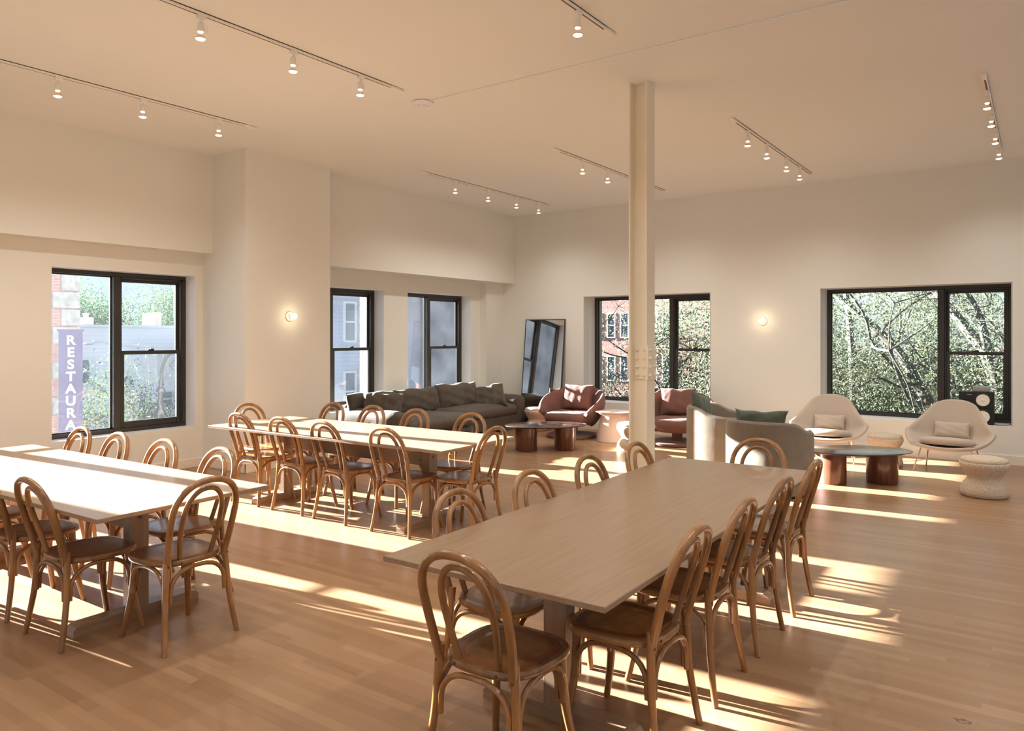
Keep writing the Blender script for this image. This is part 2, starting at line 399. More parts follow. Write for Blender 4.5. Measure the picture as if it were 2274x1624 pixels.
box(bm, (10.995, 8.35, 0), (11.9, 8.7, 2.62))                        # shallow corner pilaster
struct(finish(bm, 'wall_left', m_wall, smooth=False))
bm = bmesh.new(); box(bm, (-6, 8.385, 2.656), (5.45, 8.75, TEE)); struct(finish(bm, 'trim_1', m_wall, smooth=False))
bm = bmesh.new(); box(bm, (6.70, 8.10, 2.61), (11.9, 8.75, TEE)); struct(finish(bm, 'trim_2', m_wall, smooth=False))
# outer stone face of the left wall
bm = bmesh.new()
wall_strip(bm, -6, 12.4, -5.6, 6.0, [(a, b, ZS - .06, ZH + .03) for a, b in WIN_L + WIN_L2], lambda a, b, z0, z1: box(bm, (a, 8.922, z0), (b, 9.05, z1)))
struct(finish(bm, 'wall_left_outer', m_stone, smooth=False))
# back wall (slightly skew)
WIN_B = [(.289, 2.603), (4.254, 6.58)]
bm = bmesh.new()
def bwbox(bmx, x0, x1, a, b, z0, z1, mi=0):
    vs = box(bmx, (0, a, z0), (1, b, z1), mi)
    for v in vs: v.co.x = xb(v.co.y) + (x0 if v.co.x < .5 else x1)
wall_strip(bm, -5, 9.0, 0, TEE, [(a, b, .48, 2.325) for a, b in WIN_B], lambda a, b, z0, z1: bwbox(bm, 0, .52, a, b, z0, z1))
struct(finish(bm, 'wall_back', m_wall, smooth=False))
bm = bmesh.new()
wall_strip(bm, -5, 9.05, -5.6, 6.0, [(a, b, .44, 2.35) for a, b in WIN_B], lambda a, b, z0, z1: bwbox(bm, .525, .68, a, b, z0, z1))
struct(finish(bm, 'wall_back_outer', m_stone, smooth=False))
# unseen walls behind and beside the camera; wide openings added to let in light
FRW = [(-3.6, -.4), (.4, 3.6), (4.4, 7.6)]; RRW = [(-5, -1.8), (-1, 2.2), (3, 6.2), (7, 10.2)]
bm = bmesh.new(); wall_strip(bm, -5, 9, 0, TEE, [(a, b, .5, 3.1) for a, b in FRW], lambda a, b, z0, z1: box(bm, (-6.3, a, z0), (-6, b, z1)))
struct(finish(bm, 'wall_front', m_wall, smooth=False))
bm = bmesh.new(); wall_strip(bm, -6.3, 12, 0, TEE, [(a, b, .5, 3.1) for a, b in RRW], lambda a, b, z0, z1: box(bm, (a, -5.3, z0), (b, -5, z1)))
struct(finish(bm, 'wall_right', m_wall, smooth=False))
# baseboards
bm = bmesh.new()
for a, b, y in ((-6, 5.43, WALL_Y), (6.729, 10.995, WALL_Y2)): box(bm, (a, y - .014, 0), (b, y, .115), 0, .004, 1)
box(bm, (5.416, 7.706, 0), (5.43, WALL_Y, .115), 0, .004, 1); box(bm, (5.416, 7.706, 0), (6.743, 7.72, .115), 0, .004, 1)
box(bm, (6.729, 7.706, 0), (6.743, WALL_Y2, .115), 0, .004, 1); box(bm, (10.981, 8.336, 0), (11.5, 8.35, .115), 0, .004, 1)
struct(finish(bm, 'baseboard_left', m_base, smooth=False))
bm = bmesh.new(); bwbox(bm, -.015, 0, -5, 8.35, 0, .115); struct(finish(bm, 'baseboard_back', m_base, smooth=False))

# ------------------------------------------------------------------ windows
def window(name, O, U, Nn, w, z0, z1, split, glass, lin=.2):
    """O wall origin at viewer's left end of the opening on the frame's inner plane, U along, Nn outward"""
    U = Vector(U).normalized(); Nn = Vector(Nn).normalized(); O = Vector(O)
    M = Matrix(((U.x, Nn.x, 0, O.x), (U.y, Nn.y, 0, O.y), (0, 0, 1, 0), (0, 0, 0, 1)))
    def B(bm, u0, u1, n0, n1, za, zb, bev=.003): box(bm, (u0, n0, za), (u1, n1, zb), 0, bev, 1, M)
    root = struct(empty(name, (0, 0, 0)))
    F = .05; D = .11
    bm = bmesh.new()
    B(bm, 0, w, 0, D, z1 - F, z1); B(bm, 0, w, 0, D, z0, z0 + F)
    B(bm, 0, F, 0, D, z0 + F, z1 - F); B(bm, w - F, w, 0, D, z0 + F, z1 - F)
    finish(bm, 'window_frame', m_frame, root)
    bm = bmesh.new(); B(bm, split - .045, split + .03, -.006, D, z0 + F, z1 - F); finish(bm, 'mullion', m_frame, root)
    bm = bmesh.new(); t = .004
    for q in ((0, t, z0, z1), (w - t, w, z0, z1)): B(bm, q[0], q[1], -lin, 0, q[2], q[3], 0)
    B(bm, 0, w, -lin, 0, z0, z0 + t, 0); B(bm, 0, w, -lin, 0, z1 - t, z1, 0)
    finish(bm, 'added_reveal_lining', m_reveal, root, smooth=False)  # added lining, pale so that the reveals look lit by the sky
    zm = (z0 + z1) / 2
    a, b = split + .03, w - F
    # fixed light bead
    bm = bmesh.new(); q = .014
    B(bm, F, split - .045, .05, .085, z1 - F - q, z1 - F); B(bm, F, split - .045, .05, .085, z0 + F, z0 + F + q)
    B(bm, F, F + q, .05, .085, z0 + F, z1 - F); B(bm, split - .045 - q, split - .045, .05, .085, z0 + F, z1 - F)
    finish(bm, 'glazing_bead', m_frame, root)
    # double hung: jamb liner, upper (outer) and lower (inner) sash
    bm = bmesh.new(); j = .02
    B(bm, a, a + j, .01, .10, z0 + F, z1 - F); B(bm, b - j, b, .01, .10, z0 + F, z1 - F); B(bm, a, b, .01, .10, z1 - F - .025, z1 - F)
    finish(bm, 'jamb_liner', m_frame, root)
    a += j; b -= j
    def sash(nm, n0, n1, za, zb, st, top, bot):
        bm = bmesh.new()
        B(bm, a, a + st, n0, n1, za, zb); B(bm, b - st, b, n0, n1, za, zb); B(bm, a + st, b - st, n0, n1, zb - top, zb); B(bm, a + st, b - st, n0, n1, za, za + bot)
        s = finish(bm, nm, m_frame, root)
        bm = bmesh.new(); B(bm, a + st * .5, b - st * .5, (n0 + n1) / 2 - .003, (n0 + n1) / 2 + .003, za + bot * .5, zb - top * .5, 0); finish(bm, 'glass_pane', glass, s)
        return s
    sash('upper_sash', .062, .092, zm - .012, z1 - F - .025, .034, .036, .03)
    s = sash('lower_sash', .022, .052, z0 + F, zm + .018, .042, .045, .075)
    bm = bmesh.new(); c = (a + b) / 2
    B(bm, c - .035, c + .035, .016, .05, zm + .018, zm + .032, .004); B(bm, c - .012, c + .03, .010, .03, zm + .032, zm + .04, .003)
    finish(bm, 'sash_lock', m_dark, s)
    bm = bmesh.new(); B(bm, F + .004, split - .049, .064, .070, z0 + F + .004, z1 - F - .004, 0); finish(bm, 'glass_pane', glass, root)
    return root
k = 1
for a, b in WIN_L: window('window_%d' % k, (a, 8.80, 0), (1, 0, 0), (0, 1, 0), b - a, ZS, ZH, .80 * (b - a) / 1.66, m_glass, .2); k += 1
for a, b in WIN_L2: window('window_%d' % k, (a, 8.71, 0), (1, 0, 0), (0, 1, 0), b - a, .50, 2.36, .76, m_glass, .21); k += 1
for a, b in WIN_B[::-1]:
    window('window_%d' % k, (xb(b) + .40, b, 0), (-SL, -1, 0), (1, -SL, 0), b - a, .48, 2.325, 1.50, m_glass_e, .40); k += 1
bm = bmesh.new(); box(bm, (4.447, 8.594, .22), (4.517, 8.60, .335), 0, .002, 1); o = finish(bm, 'outlet_plate', m_wall)
tag(o, 'small cream outlet plate low on the wall under the left window', 'outlet')
bm = bmesh.new(); box(bm, (4.467, 8.591, .285), (4.497, 8.595, .315), 0, .001, 1); box(bm, (4.467, 8.591, .24), (4.497, 8.595, .27), 0, .001, 1); finish(bm, 'socket', m_white, o)

# ------------------------------------------------------------------ steel column
def column():
    root = empty('steel_column', (6.078, 2.885, 0))
    tag(root, 'cream painted steel column with a riveted splice, standing free in the room', 'column')
    bm = bmesh.new()
    for s in (-1, 1): box(bm, (-.084, s * .079 - .008, 0), (.084, s * .079 + .008, TEE), 0, .003, 1)
    box(bm, (-.006, -.075, 0), (.006, .075, TEE))
    finish(bm, 'shaft', m_col, root, smooth=False)
    z0, z1 = 1.255, 1.555
    for s in (-1, 1):
        bm = bmesh.new(); y0 = s * .087
        box(bm, (-.082, min(y0, y0 + s * .012), z0), (.082, max(y0, y0 + s * .012), z1), 0, .003, 1)
        pl = finish(bm, 'splice_plate', m_col, root)
        bm = bmesh.new()
        for i in range(4):
            for x in (-.052, .052):
                z = z0 + .04 + i * .0735
                Mx = Matrix.Translation((x, y0 + s * .012, z)) @ Matrix.Rotation(-s * PI / 2, 4, 'X')
                lathe(bm, [(.0175, 0), (.0175, .004), (.016, .012), (.010, .018), (.001, .020)], 12, M=Mx)
        finish(bm, 'rivet_heads', m_col, pl)
    bm = bmesh.new(); box(bm, (-.016, -.062, z0), (-.006, .062, z1), 0, .002, 1); pl = finish(bm, 'web_plate', m_col, root)
    bm = bmesh.new()
    for i in range(4):
        for y in (-.035, .035):
            lathe(bm, [(.0175, 0), (.0175, .004), (.015, .012), (.009, .018), (.001, .020)], 12, M=Matrix.Translation((-.016, y, z0 + .04 + i * .0735)) @ Matrix.Rotation(-PI / 2, 4, 'Y'))
    finish(bm, 'rivet_heads', m_col, pl)
    bm = bmesh.new(); box(bm, (-.14, -.14, 0), (.14, .14, .018), 0, .003, 1); finish(bm, 'base_plate', m_col, root)
column()

# ------------------------------------------------------------------ track lighting
def track(x0, x1, y, lamps, label, tilts=None):
    root = empty('light_track', (0, y, TEE)); tag(root, label, 'light track', 'ceiling light tracks')
    bm = bmesh.new()
    box(bm, (x0, -.018, -.022), (x1, -.008, 0)); box(bm, (x0, .008, -.022), (x1, .018, 0)); box(bm, (x0, -.018, -.006), (x1, .018, 0))
    finish(bm, 'rail', m_white, root, smooth=False)
    bm = bmesh.new(); box(bm, (x0 + .02, -.0075, -.020), (x1 - .02, .0075, -.0062)); finish(bm, 'power_slot', m_slot, root, smooth=False)
    for s, xx in ((-1, x0), (1, x1)):
        bm = bmesh.new(); box(bm, (xx - .012, -.020, -.026), (xx + .012, .020, 0), 0, .003, 1)
        if s == SGN[0]: box(bm, (xx - s * .14, -.019, -.024), (xx, .019, 0), 0, .003, 1)
        finish(bm, 'end_cap', m_white, root)
SGN = [1]
SPOT = None
def spot_head():
    root = empty('track_spotlight', (0, 0, 0))
    bm = bmesh.new(); box(bm, (-.03, -.017, -.030), (.03, .017, -.002), 0, .004, 2); lathe(bm, [(.012, -.05), (.012, -.028)], 12); finish(bm, 'connector', m_white, root)
    bm = bmesh.new(); tube(bm, [(0, 0, -.05), (.006, 0, -.066), (.022, 0, -.075)], .005, 8)
    tube(bm, bezier_pts([(.015, .004, -.045), (.045, .006, -.06), (.05, .006, -.10), (.032, .004, -.10), (.026, .002, -.075)], 5), .0022, 6)
    finish(bm, 'swivel_and_cord', m_white, root)
    Mx = Matrix.Rotation(.06, 4, 'Y')
    bm = bmesh.new(); lathe(bm, [(.001, -.058), (.020, -.058), (.0225, -.062), (.0225, -.115), (.019, -.117), (.019, -.112)], 20, c=(-.006, 0, 0)); finish(bm, 'socket_can', m_white, root)
    bm = bmesh.new(); lathe(bm, [(.0165, -.112), (.017, -.122), (.012, -.128), (.013, -.134)], 20, c=(-.006, 0, 0)); finish(bm, 'bulb_neck', m_bulb, root)
    bm = bmesh.new(); lathe(bm, [(.0135, -.131), (.019, -.140), (.030, -.158), (.0325, -.162), (.0325, -.166)], 24, c=(-.006, 0, 0)); finish(bm, 'reflector', plainbulb, root)
    bm = bmesh.new(); lathe(bm, [(.0322, -.1655), (.028, -.171), (.015, -.176), (.001, -.178)], 24, c=(-.006, 0, 0)); finish(bm, 'bulb_face', m_bulb, root)
    return root
plainbulb = plain('bulb_ceramic', (.80, .60, .45), .4)
light_data = bpy.data.lights.new('spot_glow', 'SPOT'); light_data.energy = LAMP_W; light_data.color = (1.0, .95, .88)
light_data.spot_size = math.radians(150); light_data.spot_blend = 1.0; light_data.shadow_soft_size = .03
def place_spot(x, y, label, tilt=(0, 0)):
    global SPOT
    if SPOT is None: SPOT = spot_head(); o = SPOT
    else: o = copy_tree(SPOT)
    o.location = (x, y, TEE - .018)
    tag(o, label, 'spotlight', 'spotlights on the ceiling tracks')
    o.rotation_euler = (tilt[0], tilt[1], 0)
    L = bpy.data.objects.new('spot_glow', light_data); C.objects.link(L); L.location = (x - .006, y, TEE - .215); L.rotation_euler = (0, 0, 0)
    return o
ordn = {1: ['only'], 3: ['nearest to the camera end', 'middle', 'farthest end'], 4: ['nearest to the camera end', 'second from the near end', 'third from the near end', 'farthest end']}
def line(x0, x1, y, xs, what, cap, order='near'):
    SGN[0] = cap
    track(x0, x1, y, xs, what[0])
    for i, x in enumerate(xs): place_spot(x, y, what[1] % what[2][i], what[3][i] if len(what) > 3 else (0, 0))
line(1.4, 4.95, 6.85, [1.55, 2.25, 2.98, 3.72, 4.51], ('long white ceiling track above the table nearest the left window', 'white spotlight, %s on the ceiling track nearest the left wall',
     ['first', 'second', 'leftmost visible', 'middle visible', 'last']), 1)
line(1.4, 4.95, 4.72, [1.5, 2.0, 2.97, 3.75, 4.45], ('long white ceiling track running down to the round ceiling disc', 'white spotlight, %s on the track that ends beside the round ceiling disc',
     ['first', 'second', 'leftmost visible', 'middle visible', 'last']), 1)
line(1.4, 4.92, 2.565, [1.6, 2.5, 3.4, 4.41], ('short visible end of white track at the top centre of the photo', 'white spotlight, %s on the track at the top centre',
     ['first', 'second', 'third', 'single visible lamp']), 1)
line(7.52, 10.75, 2.575, [8.05, 8.74, 9.56, 10.18], ('white ceiling track right of the steel column', 'white spotlight, %s on the track right of the steel column',
     ['nearest and leftmost', 'second from left', 'third from left', 'rightmost']), -1)
line(7.52, 10.70, 4.715, [8.22, 8.89, 9.6, 10.28], ('white ceiling track passing behind the steel column', 'white spotlight, %s on the track behind the steel column',
     ['leftmost', 'second from left', 'hidden behind column', 'peeking out right of the column']), -1)
line(7.53, 10.74, 6.85, [8.29, 9.07, 9.82, 10.47], ('white ceiling track above the grey sofa', 'white spotlight, %s on the track above the sofa',
     ['leftmost', 'second from left', 'third from left', 'rightmost']), -1)
line(7.475, 10.7, .39, [7.97, 8.67, 9.47, 10.31], ('steeply seen white ceiling track at the right edge of the photo', 'white spotlight, %s on the track at the right edge',
     ['uppermost', 'second from top', 'third from top', 'lowest']), -1)

line(1.4, 4.95, .39, [1.6, 2.5, 3.4, 4.3], ('white ceiling track added unseen for fill light, above and right of the camera', 'added white fill spotlight, %s on the unseen track above right of the camera', ['first', 'second', 'third', 'fourth']), 1)  # this and the next three tracks: unseen, added with their spots as fill
line(1.4, 10.7, -1.75, [1.6, 3.2, 4.8, 6.4, 8.0, 9.6], ('white ceiling track added for fill light beyond the right edge of the photo', 'added white fill spotlight, %s on the unseen track beyond the right photo edge', ['first', 'second', 'third', 'fourth', 'fifth', 'sixth']), 1)
line(1.4, 10.7, -3.9, [1.6, 3.2, 4.8, 6.4, 8.0, 9.6], ('second white ceiling track added for fill light beyond the right edge of the photo', 'added white fill spotlight, %s on the outermost track beyond the right photo edge', ['first', 'second', 'third', 'fourth', 'fifth', 'sixth']), 1)
line(-4.9, .4, 2.565, [-4.4, -2.9, -1.4, 0.0], ('white ceiling track added for fill light behind the camera', 'added white fill spotlight, %s on the track behind the camera', ['first', 'second', 'third', 'fourth']), 1)  # unseen track and spots, added to brighten the room

bm = bmesh.new(); lathe(bm, [(.001, 0), (.085, 0), (.10, -.006), (.10, -.014), (.085, -.026), (.05, -.036), (.046, -.0355), (.042, -.038), (.001, -.040)], 40)
o = finish(bm, 'ceiling_disc', plain('cool_white_plastic', (.80, .78, .86), .4)); o.location = (5.33, 4.81, TEE)
tag(o, 'round flat white wireless access disc on the ceiling', 'ceiling disc')
bm = bmesh.new(); lathe(bm, [(.044, -.0372), (.047, -.0366)], 32); q = finish(bm, 'indicator_ring', m_grey, o)
bm = bmesh.new(); box(bm, (5.321, -4.9, TEE - .012), (5.339, 4.72, TEE), 0, .003, 1)
for yy in (2.426, -.4): box(bm, (5.318, yy - .03, TEE - .014), (5.342, yy + .03, TEE), 0, .002, 1)
o = finish(bm, 'cable_raceway', m_ceil); tag(o, 'thin white cable raceway running across the ceiling to the round disc', 'cable raceway')

# wall lamps
def wall_lamp(loc, rz, label):
    root = empty('wall_lamp', loc, rz); tag(root, label, 'wall lamp', 'bare bulb wall lamps')
    R = Matrix.Rotation(PI / 2, 4, 'Y')     # lathe axis -> +x
    bm = bmesh.new(); lathe(bm, [(.063, 0), (.063, .012), (.058, .018), (.030, .022), (.026, .042), (.019, .044)], 32, M=R); finish(bm, 'ceramic_base', m_white, root)
    bm = bmesh.new()
    for a in (.9, 4.0): lathe(bm, [(.004, .018), (.004, .0215)], 8, c=(.044 * math.cos(a), .044 * math.sin(a), 0), M=R)
    finish(bm, 'screws', m_bolt, root)
    bm = bmesh.new(); lathe(bm, [(.014, .042), (.016, .055)] + [(.036 * math.sin(t), .095 - .036 * math.cos(t)) for t in np.linspace(.5, 3.1, 12)], 24, M=R); finish(bm, 'globe_bulb', m_globe, root)
    ld = bpy.data.lights.new('lamp_glow', 'POINT'); ld.energy = .8; ld.color = (1, .78, .5); ld.shadow_soft_size = .036
    lo = bpy.data.objects.new('lamp_glow', ld); C.objects.link(lo); d = Matrix.Rotation(rz, 4, 'Z') @ Vector((.15, 0, 0)); lo.location = Vector(loc) + d
wall_lamp((6.07, 7.72, 1.88), -PI / 2, 'bare round bulb in a white ceramic holder on the projecting left pier')
wall_lamp((xb(3.43), 3.43, 1.855), PI, 'bare round bulb in a white ceramic holder on the back wall between windows')

# ------------------------------------------------------------------ bentwood chairs
def arch(yb, ym, z0, z1, xf, n=22):
    """inverted U in the plane of the leaning back: half widths yb at base, ym at the widest"""
    pts = []; hz = z1 - z0; za = z0 + hz * .58
    for k in range(9):
        t = k / 9; z = z0 + (za - z0) * t
        pts.append((xf(z), -(yb + (ym - yb) * math.sin(t * PI / 2)), z))
    for k in range(n + 1):
        a = PI - PI * k / n; c, s = math.cos(a), math.sin(a)
        z = za + (z1 - za) * (abs(s) ** .85)
        pts.append((xf(z), ym * (abs(c) ** .9) * (1 if c > 0 else -1), z))
    for k in range(8, -1, -1):
        p = pts[k]; pts.append((p[0], -p[1], p[2]))
    return pts
def seat_ring(rx, ry, z, n=48, cx=.02):
    out = []
    for k in range(n):
        a = 2 * PI * k / n; c, s = math.cos(a), math.sin(a); e = 2 / 3.0
        x = rx * abs(c) ** e * (1 if c > 0 else -1); y = ry * abs(s) ** e * (1 if s > 0 else -1)
        y *= 1 + .06 * x / .2
        out.append((cx + x, y, z))
    return out
def loft(bm, rings, cap=True, mi=0, close=True):
    R = [[bm.verts.new(p) for p in r] for r in rings]; n = len(R[0])
    for i in range(len(R) - 1):
        for k in range(n if close else n - 1):
            bm.faces.new((R[i][k], R[i][(k + 1) % n], R[i + 1][(k + 1) % n], R[i + 1][k])).material_index = mi
    if cap:
        for r in (R[0], R[-1]):
            try: bm.faces.new(r).material_index = mi
            except Exception: pass
def make_chair():
    root = empty('bentwood_chair')
    xf = lambda z: -.178 - .125 * max(0, (z - .44) / .44) ** 1.15
    bm = bmesh.new(); tube(bm, arch(.165, .187, .43, .885, xf), .0172, 12); finish(bm, 'outer_hoop', m_bent, root)
    bm = bmesh.new()
    pin = arch(.085, .112, .435, .838, lambda z: xf(z) + .020 - .008 * (z - .43) / .41)
    tube(bm, pin, .0138, 12); finish(bm, 'inner_hoop', m_bent, root)
    # seat: frame ring + veneer panel
    bm = bmesh.new(); rx, ry = .212, .208
    loft(bm, [seat_ring(rx - .03, ry - .03, .428), seat_ring(rx - .004, ry - .004, .430), seat_ring(rx, ry, .436), seat_ring(rx, ry, .450), seat_ring(rx - .006, ry - .006, .4585),
              seat_ring(rx - .026, ry - .026, .4600), seat_ring(rx - .028, ry - .028, .4575)], cap=True)
    finish(bm, 'seat', m_bent, root)
    bm = bmesh.new()
    loft(bm, [seat_ring(rx - .0285, ry - .0285, .452), seat_ring(rx - .0285, ry - .0285, .459), seat_ring(rx - .036, ry - .036, .4592), seat_ring(rx - .09, ry - .09, .456), seat_ring(.05, .05, .4545), seat_ring(.004, .004, .454)])
    finish(bm, 'seat_panel', m_seat, root)
    for s in (-1, 1):                                     # rear legs continue the hoop
        bm = bmesh.new(); pts = bezier_pts([(-.174, s * .168, .50), (-.178, s * .176, .40), (-.186, s * .186, .25), (-.208, s * .203, .09), (-.224, s * .214, .0)], 6)
        tube(bm, pts, [.0185 - .0045 * k / len(pts) for k in range(len(pts))], 10); finish(bm, 'leg', m_bent, root)
    for s in (-1, 1):
        bm = bmesh.new(); pts = bezier_pts([(.160, s * .150, .437), (.163, s * .154, .36), (.172, s * .166, .22), (.196, s * .186, .08), (.212, s * .198, 0)], 6)
        tube(bm, pts, [.0225 - .0085 * k / len(pts) for k in range(len(pts))], 10); finish(bm, 'leg', m_bent, root)
    def brace(a, b, za=.275):
        a, b = Vector(a), Vector(b); pts = []
        for k in range(15):
            t = k / 14; ang = PI * t; u = .5 - .5 * math.copysign(abs(math.cos(ang)) ** .75, math.cos(ang))
            z = za + (.415 - za) * abs(math.sin(ang)) ** .8
            p = a.lerp(b, u); p.z = z
            if k in (0, 14): p.z = za - .03
            pts.append(p)
        bm = bmesh.new(); tube(bm, pts, .0118, 8, flat=1.0); finish(bm, 'brace', m_bent, root)
    brace((-.186, -.160, 0), (-.186, .160, 0)); brace((-.165, -.180, 0), (.155, -.172, 0)); brace((-.165, .180, 0), (.155, .172, 0)); brace((.165, -.135, 0), (.165, .135, 0))
    bm = bmesh.new()
    for s in (-1, 1):
        for (x, y, z) in ((-.1935, s * .173, .443), (-.184, s * .094, .445)):
            lathe(bm, [(.006, 0), (.0055, .003), (.001, .004)], 10, M=Matrix.Translation((x, y, z)) @ Matrix.Rotation(-PI / 2, 4, 'Y'))
    finish(bm, 'screws', m_bolt, root)
    return root
CH = None
def chair(x, y, deg, label, group):
    global CH
    if CH is None: CH = make_chair(); o = CH
    else: o = copy_tree(CH)
    o.location = (x, y, 0); o.rotation_euler = (0, 0, math.radians(deg)); tag(o, label, 'chair', group); return o
gL, gM, gR = 'bentwood chairs at the left table', 'bentwood chairs at the middle table', 'bentwood chairs at the right table'
# left table
chair(2.04, 4.36, 0, 'bentwood chair at the near side corner of the left table, back to us', gL)
chair(2.05, 5.06, 1, 'bentwood chair cut by the photo edge at left, second along the left table near side', gL)
chair(2.05, 5.75, 0, 'bentwood chair mostly outside the left edge, only its seat showing below the left table', gL)
chair(2.305, 3.885, 91, 'bentwood chair at the left table short end, seen from behind', gL)
for yy, dd, lab in ((4.46, 180, 'bentwood chair behind the left table, rightmost of the four far backs'), (5.14, 181, 'bentwood chair behind the left table, third back from the left above its far edge'),
                    (5.80, 179, 'bentwood chair behind the left table, second back from the left, below the window mullion'), (6.38, 180, 'bentwood chair behind the left table, leftmost back, below the restaurant sign in the window')):
    chair(2.66, yy, dd, lab, gL)
# middle table
for yy, dd, lab in ((6.33, 0, 'bentwood chair leftmost on the near long side of the middle table'), (5.70, 1, 'bentwood chair second from the left on the near side of the middle table'),
                    (5.11, -1, 'bentwood chair third from the left on the near side of the middle table'), (4.377, 1, 'bentwood chair fourth on the near side of the middle table, beside its corner')):
    chair(4.67, yy, dd, lab, gM)
chair(4.93, 3.95, 91, 'bentwood chair at the right short end of the middle table, back to the camera', gM)
for yy, dd, lab in ((4.47, 180, 'bentwood chair behind the middle table, back before the right half of the sofa'), (5.18, 180, 'bentwood chair behind the middle table, its back before the sunlit sofa seat'),
                    (5.80, 180, 'bentwood chair behind the middle table, its back before the small round side table'), (6.42, 180, 'bentwood chair behind the middle table, its back before the sofa arm at the pier')):
    chair(5.36, yy, dd, lab, gM)
chair(5.02, 6.80, -90, 'bentwood chair at the far left short end of the middle table, facing the camera', gM)
# right table
for xx, dd, lab in ((2.83, 90, 'dark-seated bentwood chair nearest the camera on the right side of the right table'), (3.43, 91, 'bentwood chair second along the right side of the right table'),
                    (4.07, 89, 'bentwood chair third along the right side of the right table'), (4.73, 90, 'bentwood chair farthest along the right side of the right table')):
    chair(xx, 1.40, dd, lab, gR)
chair(2.30, 1.66, 0, 'large bentwood chair in the foreground at the near short end of the right table', gR)
for xx, dd, lab in ((2.80, -90, 'bentwood chair on the left side of the right table, nearest the camera'), (3.44, -91, 'bentwood chair on the left side of the right table, second back from the camera'),
                    (4.10, -89, 'bentwood chair on the left side of the right table, third back from the camera'), (4.78, -90, 'bentwood chair on the left side of the right table, back before the steel column')):
    chair(xx, 2.02, dd, lab, gR)
chair(5.16, 1.66, 180, 'bentwood chair at the far end of the right table, before the nearer taupe barrel chair', gR)

# ------------------------------------------------------------------ trestle tables (long axis = local y)
def make_table():
    root = empty('trestle_table')
    bm = bmesh.new(); box(bm, (-.51, -1.5, .722), (.51, 1.5, .745), 0, .003, 1); finish(bm, 'tabletop', m_oak, root)
    for s in (-1, 1):
        y = s * .95
        bm = bmesh.new(); box(bm, (-.055, y - .042, .055), (.055, y + .042, .722), 0, .004, 1); box(bm, (-.36, y - .035, .66), (.36, y + .035, .722), 0, .006, 1); p = finish(bm, 'post', wood_post, root)
        bm = bmesh.new()
        for xx in (-.022, .022): lathe(bm, [(.012, 0), (.012, .004), (.001, .005)], 14, M=Matrix.Translation((xx * 0, y + s * .042, .61 + xx)) @ Matrix.Rotation(-s * PI / 2, 4, 'X'))
        finish(bm, 'bolt', m_bolt, p)
        bm = bmesh.new(); prof = [(-.375, 0), (-.375, .035), (-.36, .055), (-.33, .065), (.33, .065), (.36, .055), (.375, .035), (.375, 0)]
        loft(bm, [[(x, y - .045, z) for x, z in prof], [(x, y + .045, z) for x, z in prof]]); finish(bm, 'foot', m_oakx, root, ang=.3)
    bm = bmesh.new(); box(bm, (-.019, -.91, .505), (.019, .91, .722), 0, .003, 1); st = finish(bm, 'stretcher', m_oak, root)
    bm = bmesh.new()
    for yy in (-.86, .86):
        for zz in (.55, .62): lathe(bm, [(.010, 0), (.010, .003), (.001, .004)], 12, M=Matrix.Translation((-.019, yy, zz)) @ Matrix.Rotation(-PI / 2, 4, 'Y'))
    finish(bm, 'bolt', m_bolt, st)
    return root
wood_post = wood('white_oak_post', (.28, .18, .11), (.36, .24, .155), .35, (40, 40, 1.8), bmp=.03)
T = make_table(); T.location = (2.285, 5.28, 0); T.rotation_euler = (0, 0, math.radians(1.4)); tag(T, 'pale oak trestle table in sunlight at the far left, cut by the photo edge', 'table', 'oak trestle tables')
T2 = copy_tree(T); T2.location = (4.89, 5.30, 0); T2.rotation_euler = (0, 0, math.radians(1.3)); tag(T2, 'pale oak trestle table in the middle, in front of the sofa', 'table', 'oak trestle tables')
T3 = copy_tree(T); T3.location = (3.70, 1.705, 0); T3.rotation_euler = (0, 0, math.radians(-90 + .6)); tag(T3, 'pale oak trestle table nearest the camera at right, in shade', 'table', 'oak trestle tables')

# ------------------------------------------------------------------ lounge: coffee tables
def coffee(loc, deg, label):
    root = empty('oval_coffee_table', (loc[0], loc[1], 0), math.radians(deg)); tag(root, label, 'coffee table', 'oval two-drum coffee tables')
    bm = bmesh.new(); lathe(bm, [(.001, .335), (.90, .335), (.97, .342), (1.0, .352), (.99, .360), (.97, .3625), (.001, .3625)], 64, sx=.605, sy=.36); finish(bm, 'tabletop', m_walnut_t, root)
    for s in (-1, 1):
        bm = bmesh.new(); lathe(bm, [(.96, 0), (1.0, .012), (1.0, .30), (1.0, .336)], 40, c=(s * .285, 0, 0), sx=.155, sy=.20); finish(bm, 'drum_leg', m_walnut, root)
    return root
coffee((9.05, 5.80), -46, 'dark walnut oval coffee table between the sofa and the mauve armchairs')
coffee((9.06, 1.68), -55, 'dark walnut oval coffee table in front of the two oatmeal lounge chairs')

